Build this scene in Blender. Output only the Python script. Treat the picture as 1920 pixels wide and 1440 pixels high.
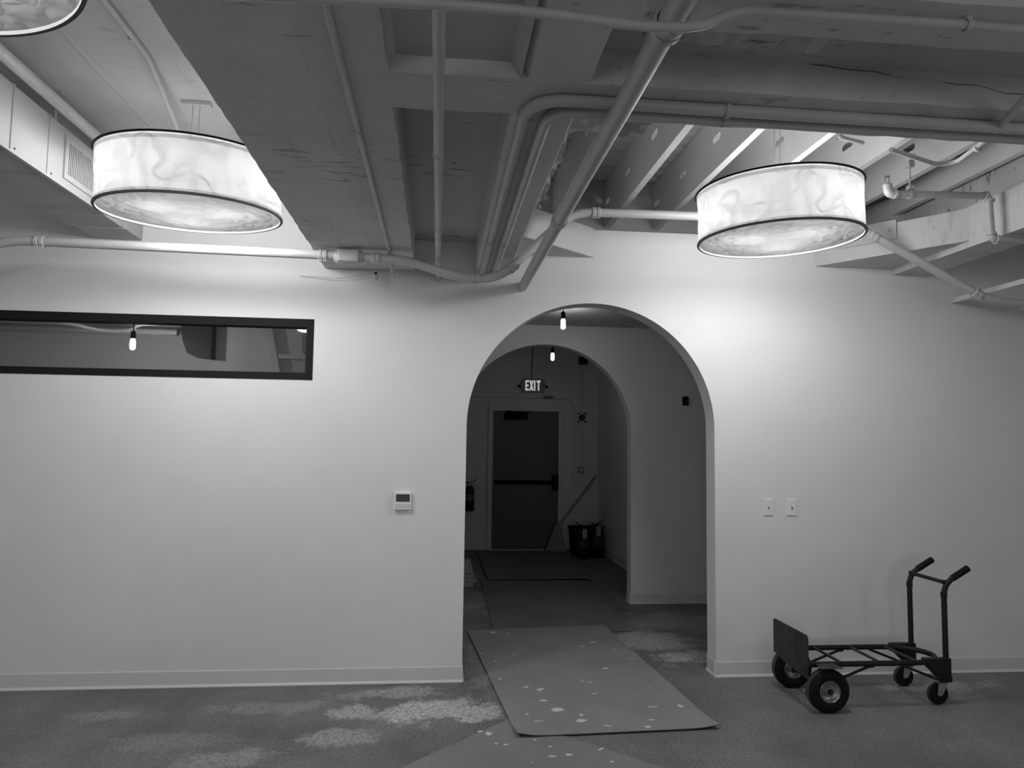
import bpy, math, random
from mathutils import Vector, Matrix, noise

random.seed(7)
for o in list(bpy.data.objects):
    bpy.data.objects.remove(o, do_unlink=True)
scene = bpy.context.scene
COL = scene.collection

# ------------------------------------------------------------------ camera
H = 1.6
YAW, PITCH, ROLL = 0.0999818, 0.0769038, 0.0140880
fwd = Vector((math.sin(YAW) * math.cos(PITCH), math.cos(YAW) * math.cos(PITCH), math.sin(PITCH)))
rt = Vector((math.cos(YAW), -math.sin(YAW), 0))
up = rt.cross(fwd)
r_ = rt * math.cos(ROLL) + up * math.sin(ROLL)
u_ = up * math.cos(ROLL) - rt * math.sin(ROLL)
cam_d = bpy.data.cameras.new('camera')
cam_d.sensor_fit = 'HORIZONTAL'
cam_d.sensor_width = 36.0
cam_d.lens = 36.0 * 1365.0 / 1920.0
cam_d.clip_start = 0.02
cam = bpy.data.objects.new('camera', cam_d)
COL.objects.link(cam)
M3 = Matrix((r_, u_, -fwd)).transposed()
cam.matrix_world = Matrix.Translation((0, 0, H)) @ M3.to_4x4()
scene.camera = cam

# ------------------------------------------------------------------ world, daylight, exposure
world = bpy.data.worlds.new('world')
scene.world = world
world.use_nodes = True
world.node_tree.nodes['Background'].inputs[0].default_value = (1, 1, 1, 1)
world.node_tree.nodes['Background'].inputs[1].default_value = 0.25
vs = scene.view_settings
vs.view_transform = 'Standard'
vs.look = 'None'
vs.gamma = 1.0
vs.use_curve_mapping = False
vs.exposure = 0.0
scene.cycles.use_denoising = True
scene.cycles.max_bounces = 6
scene.cycles.use_adaptive_sampling = True
scene.cycles.adaptive_threshold = 0.1
scene.cycles.adaptive_min_samples = 20
scene.cycles.diffuse_bounces = 4
scene.cycles.transparent_max_bounces = 8
scene.cycles.sample_clamp_indirect = 6.0
scene.cycles.caustics_reflective = False
scene.cycles.caustics_refractive = False

LAMP_W = 40.0          # watts per bulb in a drum lamp
SIDE_CLOTH = (0.074, 0.025, 0.23)    # lamp cloth shares: translucent, reflecting, open weave
BASE_CLOTH = (0.050, 0.03, 0.55)   # the thinner gauze under the drum
FILL_W = 38.0           # watts per fill window, added unseen behind the camera
SIDE_W = 16.0          # watts of the window in the right-hand wall
BULB_L = 36.0          # radiance of the bare pendant bulbs


def area_light(name, loc, size, watts, rot):
    d = bpy.data.lights.new(name, 'AREA')
    d.shape = 'RECTANGLE'
    d.size, d.size_y = size
    d.energy = watts
    o = bpy.data.objects.new(name, d)
    o.location = loc
    o.rotation_euler = rot
    COL.objects.link(o)
    return o


BACK_Y = -6.0
FILL_WINDOWS = [(-2.6, 2.2), (1.6, 2.2)]      # centre x, width of the added fill windows
for wx, ww in FILL_WINDOWS:
    area_light('unseen_daylight', (wx, BACK_Y - 0.25, 1.45), (ww, 1.7), FILL_W, (math.radians(90), 0, 0))  # fill for the arched wall, from added windows out of view

SIDE_WIN = (0.1, 1.3, 1.0, 2.1)      # y0, y1, z0, z1 of the window in the right-hand wall
area_light('unseen_daylight', (5.3 + 0.3, 0.7, 1.55), (1.2, 1.1), SIDE_W, (math.radians(90), 0, math.radians(90)))

# ------------------------------------------------------------------ materials
MATS = {}


def g(v, a=1.0):
    return (v, v, v, a)


def new_mat(name):
    m = bpy.data.materials.new(name)
    m.use_nodes = True
    nt = m.node_tree
    b = nt.nodes['Principled BSDF']
    MATS[name] = m
    return m, nt, b


def N(nt, t, **kw):
    n = nt.nodes.new(t)
    for k, v in kw.items():
        if k in n.inputs:
            n.inputs[k].default_value = v
        else:
            setattr(n, k, v)
    return n


def ramp(nt, src, stops):
    r = nt.nodes.new('ShaderNodeValToRGB')
    e = r.color_ramp.elements
    while len(e) < len(stops):
        e.new(0.5)
    for i, (p, v) in enumerate(stops):
        e[i].position = p
        e[i].color = g(v)
    nt.links.new(src, r.inputs[0])
    return r


def coords(nt, scale=(1, 1, 1)):
    tc = nt.nodes.new('ShaderNodeTexCoord')
    mp = nt.nodes.new('ShaderNodeMapping')
    mp.inputs['Scale'].default_value = scale
    nt.links.new(tc.outputs['Object'], mp.inputs[0])
    return mp.outputs[0]


def noise_tex(nt, vec, scale, detail=6, rough=0.6):
    n = nt.nodes.new('ShaderNodeTexNoise')
    n.inputs['Scale'].default_value = scale
    n.inputs['Detail'].default_value = detail
    n.inputs['Roughness'].default_value = rough
    nt.links.new(vec, n.inputs['Vector'])
    return n.outputs['Fac']


def bump(nt, b, height, strength, dist):
    bn = nt.nodes.new('ShaderNodeBump')
    bn.inputs['Strength'].default_value = strength
    bn.inputs['Distance'].default_value = dist
    nt.links.new(height, bn.inputs['Height'])
    nt.links.new(bn.outputs[0], b.inputs['Normal'])
    return bn


def math_n(nt, op, a, b=None, clamp=False):
    m = nt.nodes.new('ShaderNodeMath')
    m.operation = op
    m.use_clamp = clamp
    for i, s in enumerate((a, b)):
        if s is None:
            continue
        if isinstance(s, (int, float)):
            m.inputs[i].default_value = s
        else:
            nt.links.new(s, m.inputs[i])
    return m.outputs[0]


def mixv(nt, fac, a, b):
    m = nt.nodes.new('ShaderNodeMix')
    m.data_type = 'RGBA'
    for sock, s in ((m.inputs[0], fac), (m.inputs[6], a), (m.inputs[7], b)):
        if isinstance(s, (int, float)):
            sock.default_value = s if sock.type == 'VALUE' else g(s)
        else:
            nt.links.new(s, sock)
    return m.outputs[2]


def plain(name, v, rough=0.5, metal=0.0, var=0.0, vscale=8.0, bmp=0.0, bscale=40.0, spec=0.5):
    m, nt, b = new_mat(name)
    b.inputs['Base Color'].default_value = g(v)
    b.inputs['Roughness'].default_value = rough
    b.inputs['Metallic'].default_value = metal
    b.inputs['Specular IOR Level'].default_value = spec
    vec = coords(nt)
    if var:
        f = noise_tex(nt, vec, vscale)
        nt.links.new(ramp(nt, f, [(0.3, v * (1 - var)), (0.7, v * (1 + var))]).outputs[0], b.inputs['Base Color'])
    if bmp:
        bump(nt, b, noise_tex(nt, vec, bscale, 4), bmp, 0.01)
    return m


def painted_wall():
    m, nt, b = new_mat('painted_wall')
    vec = coords(nt)
    f = noise_tex(nt, vec, 0.9, 3)
    f2 = noise_tex(nt, vec, 9.0, 5)
    c = ramp(nt, f, [(0.35, 0.74), (0.65, 0.79)]).outputs[0]
    smudge = ramp(nt, f2, [(0.70, 0.0), (0.80, 0.10)]).outputs[0]
    nt.links.new(mixv(nt, smudge, c, 0.45), b.inputs['Base Color'])
    b.inputs['Roughness'].default_value = 0.65
    b.inputs['Specular IOR Level'].default_value = 0.3
    bump(nt, b, noise_tex(nt, vec, 170.0, 2), 0.08, 0.004)
    return m


def concrete(name, v, pits=1.0, stretch=(1, 1, 1), boards=0.0):
    m, nt, b = new_mat(name)
    vec = coords(nt, stretch)
    big = noise_tex(nt, vec, 1.7, 5)
    c = ramp(nt, big, [(0.3, v * 0.90), (0.7, v * 1.06)]).outputs[0]
    # spalled, streaky scars
    vec2 = coords(nt, (stretch[0] * 2.2, stretch[1] * 9.0, stretch[2] * 2.2))
    reg = noise_tex(nt, coords(nt), 1.3, 2)
    st = noise_tex(nt, vec2, 3.0, 8, 0.7)
    scar = math_n(nt, 'ADD', st, math_n(nt, 'MULTIPLY', reg, 0.55))
    s = ramp(nt, scar, [(0.905, 0.0), (0.945, 0.75 * pits)])
    pit = noise_tex(nt, coords(nt), 38.0, 2)
    pm = ramp(nt, pit, [(0.70, 0.0), (0.76, 0.6 * pits)])
    mask = math_n(nt, 'MAXIMUM', s.outputs[0], pm.outputs[0])
    nt.links.new(mixv(nt, mask, c, v * 0.3), b.inputs['Base Color'])
    b.inputs['Roughness'].default_value = 0.8
    b.inputs['Specular IOR Level'].default_value = 0.25
    h = math_n(nt, 'SUBTRACT', math_n(nt, 'MULTIPLY', noise_tex(nt, vec, 22.0, 8), 0.35), math_n(nt, 'MULTIPLY', mask, 0.9))
    if boards:
        w = nt.nodes.new('ShaderNodeTexWave')
        w.wave_type = 'BANDS'
        w.bands_direction = 'X'
        w.inputs['Scale'].default_value = boards
        w.inputs['Distortion'].default_value = 0.3
        nt.links.new(coords(nt), w.inputs['Vector'])
        line = ramp(nt, w.outputs['Fac'], [(0.0, 1.0), (0.012, 0.0)])
        h = math_n(nt, 'ADD', h, math_n(nt, 'MULTIPLY', line.outputs[0], 0.4))
    bump(nt, b, h, 0.5, 0.012)
    return m


def floor_mat():
    m, nt, b = new_mat('stained_floor')
    vec = coords(nt)
    big = noise_tex(nt, vec, 1.1, 6, 0.65)
    base = ramp(nt, big, [(0.32, 0.11), (0.5, 0.165), (0.70, 0.225)]).outputs[0]
    fine = noise_tex(nt, vec, 60.0, 3)
    spk = ramp(nt, fine, [(0.35, 0.75), (0.65, 1.25)]).outputs[0]
    base = mixn_mul(nt, base, spk)
    blobs = [(0.02, 4.47, .30, .16, 1.0), (0.22, 4.42, .18, .12, .9), (-0.45, 4.45, .16, .10, .75), (-0.52, 4.10, .20, .10, .5),
             (-0.25, 4.76, .26, .09, .55), (-0.95, 4.55, .30, .09, .25), (-1.05, 3.86, .22, .10, .38), (-1.85, 4.5, .22, .06, .25),
             (-1.4, 4.1, .25, .10, .18), (1.72, 5.85, .34, .22, .6), (1.98, 5.40, .34, .14, .75), (2.1, 6.5, .4, .3, .4),
             (3.35, 4.72, .35, .10, .35), (0.32, 5.3, .10, .5, .3), (0.35, 7.4, .2, .5, .3)]
    sep = nt.nodes.new('ShaderNodeSeparateXYZ')
    nt.links.new(vec, sep.inputs[0])
    wob = math_n(nt, 'MULTIPLY', math_n(nt, 'SUBTRACT', noise_tex(nt, vec, 4.0, 8, 0.78), 0.5), 5.2)
    mask = None
    for cx, cy, rx, ry, a in blobs:
        dx = math_n(nt, 'DIVIDE', math_n(nt, 'SUBTRACT', sep.outputs[0], cx), rx)
        dy = math_n(nt, 'DIVIDE', math_n(nt, 'SUBTRACT', sep.outputs[1], cy), ry)
        d = math_n(nt, 'ADD', math_n(nt, 'MULTIPLY', dx, dx), math_n(nt, 'MULTIPLY', dy, dy))
        d = math_n(nt, 'ADD', math_n(nt, 'SQRT', d), wob)
        k = nt.nodes.new('ShaderNodeMapRange')
        k.inputs['From Min'].default_value = 1.35
        k.inputs['From Max'].default_value = 0.75
        k.inputs['To Max'].default_value = a
        nt.links.new(d, k.inputs['Value'])
        mask = k.outputs[0] if mask is None else math_n(nt, 'MAXIMUM', mask, k.outputs[0])
    vor = nt.nodes.new('ShaderNodeTexVoronoi')
    vor.feature = 'DISTANCE_TO_EDGE'
    vor.inputs['Scale'].default_value = 34.0
    nz = nt.nodes.new('ShaderNodeTexNoise')
    nz.inputs['Scale'].default_value = 6.0
    nt.links.new(vec, nz.inputs['Vector'])
    va = nt.nodes.new('ShaderNodeVectorMath')
    va.operation = 'MULTIPLY_ADD'
    nt.links.new(nz.outputs['Color'], va.inputs[0])
    va.inputs[1].default_value = (0.12, 0.12, 0.12)
    nt.links.new(vec, va.inputs[2])
    nt.links.new(va.outputs[0], vor.inputs['Vector'])
    crack = ramp(nt, vor.outputs['Distance'], [(0.015, 0.1), (0.07, 1.0)]).outputs[0]
    breakup = ramp(nt, noise_tex(nt, vec, 30.0, 6, 0.75), [(0.34, 0.35), (0.55, 1.0)]).outputs[0]
    mk = math_n(nt, 'MULTIPLY', math_n(nt, 'MULTIPLY', mask, crack), breakup, True)
    nt.links.new(mixv(nt, mk, base, 0.62), b.inputs['Base Color'])
    b.inputs['Roughness'].default_value = 0.55
    b.inputs['Specular IOR Level'].default_value = 0.35
    bump(nt, b, noise_tex(nt, vec, 45.0, 5), 0.15, 0.004)
    return m


def mixn_mul(nt, a, b):
    mm = nt.nodes.new('ShaderNodeMix')
    mm.data_type = 'RGBA'
    mm.blend_type = 'MULTIPLY'
    mm.inputs[0].default_value = 1.0
    nt.links.new(a, mm.inputs[6])
    nt.links.new(b, mm.inputs[7])
    return mm.outputs[2]


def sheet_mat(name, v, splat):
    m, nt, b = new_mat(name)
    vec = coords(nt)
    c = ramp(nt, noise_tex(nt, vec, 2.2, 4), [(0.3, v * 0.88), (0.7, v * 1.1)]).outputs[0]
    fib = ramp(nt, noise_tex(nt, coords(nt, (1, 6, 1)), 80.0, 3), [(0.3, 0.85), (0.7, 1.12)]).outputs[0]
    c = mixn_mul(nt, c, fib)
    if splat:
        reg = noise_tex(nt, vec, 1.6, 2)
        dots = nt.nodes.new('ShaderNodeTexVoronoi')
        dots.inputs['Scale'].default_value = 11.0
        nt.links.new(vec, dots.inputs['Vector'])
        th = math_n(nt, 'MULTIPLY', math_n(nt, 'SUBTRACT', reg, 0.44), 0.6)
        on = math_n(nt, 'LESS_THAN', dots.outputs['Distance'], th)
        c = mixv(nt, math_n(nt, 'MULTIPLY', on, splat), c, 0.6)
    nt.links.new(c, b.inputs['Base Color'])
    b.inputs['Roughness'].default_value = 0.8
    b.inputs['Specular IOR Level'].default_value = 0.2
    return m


def fabric(name, FAB_T, FAB_R, FAB_CLEAR):
    m, nt, b = new_mat(name)
    nt.nodes.remove(b)
    out = nt.nodes['Material Output']
    wf = None
    for sc_, st_, k_, rough_ in ((7.0, (1, 1, 0.35), 9.0, 0.4), (5.0, (1.0, 0.7, 1.1), 14.0, 0.4)):
        nz_ = nt.nodes.new('ShaderNodeTexNoise')
        nz_.inputs['Scale'].default_value = sc_
        nz_.inputs['Detail'].default_value = 1.2
        nz_.inputs['Roughness'].default_value = rough_
        nz_.inputs['Distortion'].default_value = 0.15
        nt.links.new(coords(nt, st_), nz_.inputs['Vector'])
        d_n = math_n(nt, 'ABSOLUTE', math_n(nt, 'SUBTRACT', nz_.outputs['Fac'], 0.5))
        rdg = math_n(nt, 'SUBTRACT', 1.0, math_n(nt, 'MULTIPLY', d_n, k_), True)
        wf = rdg if wf is None else math_n(nt, 'MAXIMUM', wf, rdg)
    bn = nt.nodes.new('ShaderNodeBump')
    bn.inputs['Strength'].default_value = 0.6
    bn.inputs['Distance'].default_value = 0.02
    nt.links.new(wf, bn.inputs['Height'])
    tl = N(nt, 'ShaderNodeBsdfTranslucent')
    fold = ramp(nt, wf, [(0.0, FAB_T * 2.08), (0.55, FAB_T * 2.0), (1.0, FAB_T * 1.78)])
    nt.links.new(fold.outputs[0], tl.inputs[0])
    df = N(nt, 'ShaderNodeBsdfDiffuse')
    df.inputs[0].default_value = g(FAB_R * 2)
    tp = N(nt, 'ShaderNodeBsdfTransparent')
    nt.links.new(bn.outputs[0], tl.inputs['Normal'])
    nt.links.new(bn.outputs[0], df.inputs['Normal'])
    m1 = N(nt, 'ShaderNodeMixShader')
    m1.inputs[0].default_value = 0.5
    nt.links.new(tl.outputs[0], m1.inputs[1])
    nt.links.new(df.outputs[0], m1.inputs[2])
    m2 = N(nt, 'ShaderNodeMixShader')
    m2.inputs[0].default_value = FAB_CLEAR
    nt.links.new(m1.outputs[0], m2.inputs[1])
    nt.links.new(tp.outputs[0], m2.inputs[2])
    nt.links.new(m2.outputs[0], out.inputs[0])
    return m


def emitter(name, L, base=0.8):
    m, nt, b = new_mat(name)
    b.inputs['Base Color'].default_value = g(base)
    b.inputs['Emission Color'].default_value = g(1.0)
    b.inputs['Emission Strength'].default_value = L
    return m


def glass():
    m, nt, b = new_mat('window_glass')
    nt.nodes.remove(b)
    out = nt.nodes['Material Output']
    tp = N(nt, 'ShaderNodeBsdfTransparent')
    tp.inputs[0].default_value = g(0.86)
    gl = N(nt, 'ShaderNodeBsdfGlossy')
    gl.inputs['Roughness'].default_value = 0.02
    fr = N(nt, 'ShaderNodeFresnel')
    fr.inputs[0].default_value = 1.5
    mx = N(nt, 'ShaderNodeMixShader')
    nt.links.new(fr.outputs[0], mx.inputs[0])
    nt.links.new(tp.outputs[0], mx.inputs[1])
    nt.links.new(gl.outputs[0], mx.inputs[2])
    nt.links.new(mx.outputs[0], out.inputs[0])
    return m


def brick_paint():
    m, nt, b = new_mat('painted_block')
    br = nt.nodes.new('ShaderNodeTexBrick')
    br.inputs['Scale'].default_value = 1.0
    br.inputs['Brick Width'].default_value = 0.22
    br.inputs['Row Height'].default_value = 0.072
    br.inputs['Mortar Size'].default_value = 0.004
    br.inputs['Mortar Smooth'].default_value = 0.4
    br.inputs['Color1'].default_value = g(0.62)
    br.inputs['Color2'].default_value = g(0.60)
    br.inputs['Mortar'].default_value = g(0.585)
    tc = nt.nodes.new('ShaderNodeTexCoord')
    sp = nt.nodes.new('ShaderNodeSeparateXYZ')
    cb = nt.nodes.new('ShaderNodeCombineXYZ')
    nt.links.new(tc.outputs['Object'], sp.inputs[0])
    nt.links.new(sp.outputs[0], cb.inputs[0])
    nt.links.new(sp.outputs[2], cb.inputs[1])
    nt.links.new(cb.outputs[0], br.inputs['Vector'])
    nt.links.new(br.outputs['Color'], b.inputs['Base Color'])
    b.inputs['Roughness'].default_value = 0.7
    bump(nt, b, math_n(nt, 'MULTIPLY', br.outputs['Fac'], -1.0), 0.25, 0.004)
    return m


painted_wall()
concrete('soffit_concrete', 0.66, 0.7)
concrete('bay_concrete', 0.55, 1.0)
concrete('slab_concrete', 0.58, 0.35, boards=0.75)
concrete('pale_concrete', 0.62, 0.25)
concrete('raw_concrete', 0.34, 0.8)
floor_mat()
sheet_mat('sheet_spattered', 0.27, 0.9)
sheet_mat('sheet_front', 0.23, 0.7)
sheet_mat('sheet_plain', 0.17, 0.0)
fabric('lamp_fabric', *SIDE_CLOTH)
fabric('lamp_gauze', *BASE_CLOTH)
fabric('lamp_cover', 0.025, 0.006, 0.03)
fabric('lamp_cover_open', 0.025, 0.006, 0.12)
fabric('lamp_hem', 0.02, 0.02, 0.6)
glass()
brick_paint()
plain('pipe_paint', 0.52, 0.45, var=0.06, bmp=0.05)
plain('joist_steel', 0.78, 0.4, 0.0, var=0.05, vscale=3)
plain('deck_steel', 0.8, 0.5, var=0.05)
plain('duct_paint', 0.42, 0.5, var=0.04, vscale=3)
plain('grille_dark', 0.10, 0.6)
plain('white_plastic', 0.80, 0.35)
plain('screen_dark', 0.035, 0.25)
plain('button_grey', 0.30, 0.5)
plain('black_frame', 0.016, 0.7, spec=0.12)
plain('cover_grey', 0.10, 0.7)
plain('ring_dark', 0.006, 0.6, spec=0.1)
plain('ring_grey', 0.13, 0.6, spec=0.2)
plain('truck_paint', 0.010, 0.5, 0.0, var=0.3, vscale=14, spec=0.3)
plain('truck_worn', 0.034, 0.55, 0.2, var=0.75, vscale=16)
plain('rubber', 0.008, 0.75, var=0.4, vscale=20, spec=0.2)
plain('tread_rubber', 0.045, 0.8, var=0.2, vscale=30)
plain('zinc', 0.45, 0.35, 0.85, var=0.15, vscale=20)
plain('hub_metal', 0.32, 0.35, 0.7, var=0.2, vscale=20)
plain('door_dark', 0.06, 0.5, var=0.05)
plain('frame_paint', 0.55, 0.5, var=0.05)
plain('black_metal', 0.005, 0.75, spec=0.08)
plain('extinguisher_body', 0.012, 0.4, spec=0.25)
plain('label_pale', 0.10, 0.6)
plain('tag_pale', 0.32, 0.7)
plain('broom_straw', 0.22, 0.9, var=0.2, vscale=40)
plain('broom_handle', 0.24, 0.6)
plain('wood_plank', 0.30, 0.75, var=0.15, vscale=12)
plain('sign_dark', 0.03, 0.6)
plain('sign_grey', 0.22, 0.5)
plain('baseboard_vinyl', 0.66, 0.4)
plain('paint_white', 0.66, 0.5)
plain('screw_dark', 0.08, 0.5)
plain('dark_panel', 0.022, 0.6)
plain('mid_panel', 0.40, 0.6)
emitter('bulb_glass', BULB_L * 1.8)
emitter('drum_bulb', 14.0)
emitter('exit_letter', 0.42, 0.5)


# ------------------------------------------------------------------ mesh building
class MB:
    def __init__(self):
        self.v = []
        self.f = []

    def add(self, vs_, fs):
        o = len(self.v)
        self.v += [Vector(p) for p in vs_]
        self.f += [tuple(i + o for i in f) for f in fs]
        return self

    def box(self, x0, x1, y0, y1, z0, z1):
        return self.add([(x0, y0, z0), (x1, y0, z0), (x1, y1, z0), (x0, y1, z0), (x0, y0, z1), (x1, y0, z1), (x1, y1, z1), (x0, y1, z1)],
                        [(3, 2, 1, 0), (4, 5, 6, 7), (0, 1, 5, 4), (1, 2, 6, 5), (2, 3, 7, 6), (3, 0, 4, 7)])

    def prism(self, poly, axis, lo, hi):
        """poly: 2-d points in the two other axes (cyclic order), extruded along axis from lo to hi."""
        n = len(poly)

        def P(a, b, t):
            return {'x': (t, a, b), 'y': (a, t, b), 'z': (a, b, t)}[axis]
        vs_ = [P(a, b, lo) for a, b in poly] + [P(a, b, hi) for a, b in poly]
        fs = [tuple(range(n))[::-1], tuple(range(n, 2 * n))]
        fs += [(i, (i + 1) % n, n + (i + 1) % n, n + i) for i in range(n)]
        if axis == 'y':
            fs = [f[::-1] for f in fs]
        return self.add(vs_, fs)

    def tube(self, pts, r, n=12, cap=True):
        pts = [Vector(p) for p in pts]
        rs = r if isinstance(r, (list, tuple)) else [r] * len(pts)
        prev = None
        rings = []
        for i, p in enumerate(pts):
            if i == 0:
                t = pts[1] - p
            elif i == len(pts) - 1:
                t = p - pts[i - 1]
            else:
                t = (pts[i + 1] - p).normalized() + (p - pts[i - 1]).normalized()
            t.normalize()
            if prev is None:
                a = Vector((0, 0, 1)) if abs(t.z) < 0.9 else Vector((1, 0, 0))
                prev = t.cross(a).normalized()
            else:
                prev = (prev - t * prev.dot(t)).normalized()
            b = t.cross(prev)
            rings.append([p + (prev * math.cos(2 * math.pi * k / n) + b * math.sin(2 * math.pi * k / n)) * rs[i] for k in range(n)])
        vs_ = [q for ring in rings for q in ring]
        fs = []
        for i in range(len(rings) - 1):
            for k in range(n):
                fs.append((i * n + k, i * n + (k + 1) % n, (i + 1) * n + (k + 1) % n, (i + 1) * n + k))
        if cap:
            fs.append(tuple(range(n))[::-1])
            fs.append(tuple((len(rings) - 1) * n + k for k in range(n)))
        return self.add(vs_, fs)

    def lathe(self, prof, origin, axis='z', n=32):
        """prof: list of (radius, height along axis)."""
        o = Vector(origin)
        ax = {'x': (Vector((0, 1, 0)), Vector((0, 0, 1)), Vector((1, 0, 0))), 'y': (Vector((0, 0, 1)), Vector((1, 0, 0)), Vector((0, 1, 0))),
              'z': (Vector((1, 0, 0)), Vector((0, 1, 0)), Vector((0, 0, 1)))}[axis] if isinstance(axis, str) else axis
        vs_, fs = [], []
        for r, h in prof:
            for k in range(n):
                a = 2 * math.pi * k / n
                vs_.append(o + (ax[0] * math.cos(a) + ax[1] * math.sin(a)) * r + ax[2] * h)
        for i in range(len(prof) - 1):
            for k in range(n):
                fs.append((i * n + k, i * n + (k + 1) % n, (i + 1) * n + (k + 1) % n, (i + 1) * n + k))
        return self.add(vs_, fs)

    def rough_box(self, x0, x1, y0, y1, z0, z1, step=0.12, amp=0.006, seed=0.0):
        nx, ny, nz = [max(1, min(130, int(round(d / step)))) for d in (x1 - x0, y1 - y0, z1 - z0)]
        idx = {}
        vs_, fs = [], []

        def V(i, j, k):
            key = (i, j, k)
            if key not in idx:
                p = Vector((x0 + (x1 - x0) * i / nx, y0 + (y1 - y0) * j / ny, z0 + (z1 - z0) * k / nz))
                s = Vector((seed, seed * 1.7, seed * 0.3))
                d = noise.noise_vector((p + s) * 9.0) * amp + noise.noise_vector((p + s) * 31.0) * amp * 0.6
                idx[key] = len(vs_)
                vs_.append(p + d)
            return idx[key]
        for i in range(nx):
            for j in range(ny):
                fs.append((V(i, j, 0), V(i, j + 1, 0), V(i + 1, j + 1, 0), V(i + 1, j, 0)))
                fs.append((V(i, j, nz), V(i + 1, j, nz), V(i + 1, j + 1, nz), V(i, j + 1, nz)))
        for i in range(nx):
            for k in range(nz):
                fs.append((V(i, 0, k), V(i + 1, 0, k), V(i + 1, 0, k + 1), V(i, 0, k + 1)))
                fs.append((V(i, ny, k), V(i, ny, k + 1), V(i + 1, ny, k + 1), V(i + 1, ny, k)))
        for j in range(ny):
            for k in range(nz):
                fs.append((V(0, j, k), V(0, j, k + 1), V(0, j + 1, k + 1), V(0, j + 1, k)))
                fs.append((V(nx, j, k), V(nx, j + 1, k), V(nx, j + 1, k + 1), V(nx, j, k + 1)))
        return self.add(vs_, fs)

    def build(self, name, mat, parent=None, base=None, smooth=False, bevel=0.0, segs=2, angle=40):
        off = Vector((0, 0, 0))
        if parent is not None:
            off = BASE[parent.name]
        elif base is not None:
            off = Vector(base)
        me = bpy.data.meshes.new(name)
        me.from_pydata([tuple(p - off) for p in self.v], [], self.f)
        me.materials.append(MATS[mat])
        me.update()
        o = bpy.data.objects.new(name, me)
        COL.objects.link(o)
        if smooth:
            for p in me.polygons:
                p.use_smooth = True
            me.set_sharp_from_angle(angle=math.radians(angle))
        if bevel:
            md = o.modifiers.new('bevel', 'BEVEL')
            md.width = bevel
            md.segments = segs
            md.limit_method = 'ANGLE'
            md.angle_limit = math.radians(35)
        if parent is not None:
            o.parent = parent
        else:
            o.location = off
        BASE[o.name] = off
        return o


BASE = {}


def tag(o, label=None, cat=None, group=None, kind=None):
    for k, v in (('label', label), ('category', cat), ('group', group), ('kind', kind)):
        if v:
            o[k] = v
    return o


def thing(name, base, label, cat, group=None, kind=None):
    o = bpy.data.objects.new(name, None)
    o.empty_display_size = 0.1
    o.location = base
    COL.objects.link(o)
    BASE[o.name] = Vector(base)
    return tag(o, label, cat, group, kind)


def struct(o, label=None):
    return tag(o, label, None, None, 'structure')


def fillet(pts, r, n=6):
    pts = [Vector(p) for p in pts]
    out = [pts[0]]
    for i in range(1, len(pts) - 1):
        a, p, b = pts[i - 1], pts[i], pts[i + 1]
        rr = r[i] if isinstance(r, (list, tuple)) else r
        u, w = (a - p), (b - p)
        d = min(rr, u.length * 0.48, w.length * 0.48)
        u.normalize()
        w.normalize()
        s, e = p + u * d, p + w * d
        for k in range(n + 1):
            t = k / n
            out.append(s * (1 - t) ** 2 + p * 2 * t * (1 - t) + e * t * t)
    out.append(pts[-1])
    return out


# ------------------------------------------------------------------ room shell
YW, TW = 4.967, 0.165            # front face and thickness of the arched wall
XL, XR = -4.6, 5.3
AX, AR, AS = 1.064, 0.872, 1.692  # arch centre, radius, spring height
ZS = 2.745                        # underside of the low concrete grid
YM, YF = 7.2, 10.76               # second arched wall, far wall

fl = MB().box(XL, XR, BACK_Y, YF + 0.2, -0.1, 0.0).build('floor', 'stained_floor')
struct(fl, 'stained grey concrete floor with pale cracked patches')


def arch_band(mb, y0, y1, ztop, n=48):
    for i in range(n):
        a0, a1 = math.pi * (1 - i / n), math.pi * (1 - (i + 1) / n)
        x0, z0 = AX + AR * math.cos(a0), AS + AR * math.sin(a0)
        x1, z1 = AX + AR * math.cos(a1), AS + AR * math.sin(a1)
        v = [(x0, y0, z0), (x1, y0, z1), (x1, y0, ztop), (x0, y0, ztop), (x0, y1, z0), (x1, y1, z1), (x1, y1, ztop), (x0, y1, ztop)]
        mb.add(v, [(0, 1, 2, 3), (5, 4, 7, 6), (4, 5, 1, 0), (3, 2, 6, 7)])


WX0, WX1, WZ0, WZ1 = -3.75, -0.846, 1.982, 2.392     # window opening
w = MB()
y0, y1 = YW, YW + TW
w.box(XL, WX0, y0, y1, 0, 3.45)
w.box(WX0, WX1, y0, y1, 0, WZ0)
w.box(WX0, WX1, y0, y1, WZ1, 3.45)
w.box(WX1, AX - AR, y0, y1, 0, 3.45)
arch_band(w, y0, y1, 3.09)
w.box(AX - AR, 0.46, y0, y1, 3.09, 3.45)
w.box(AX + AR, 3.3, y0, y1, 0, 3.09)
w.box(3.3, XR, y0, y1, 0, 3.45)
struct(w.build('wall_front', 'painted_wall'), 'smooth pale wall with round arch and slot window')

w = MB()
w.box(XL, AX - AR, YM, YM + 0.15, 0, 3.2)
arch_band(w, YM, YM + 0.15, 3.2)
w.box(AX + AR, XR, YM, YM + 0.15, 0, 3.2)
struct(w.build('wall_middle', 'painted_wall'), 'second pale wall with a matching round arch, seen through the first')

struct(MB().box(-0.6, XR, YF, YF + 0.2, 0, 3.2).build('wall_far', 'painted_block'), 'painted block wall with the exit door')
struct(MB().box(2.385, 2.535, YM + 0.15, YF, 0, 3.2).build('wall_corridor_right', 'painted_wall'), 'pale corridor wall leading to the exit door')
struct(MB().box(-0.75, -0.6, YM + 0.15, YF + 0.2, 0, 3.2).build('wall_corridor_left', 'painted_wall'))
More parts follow.
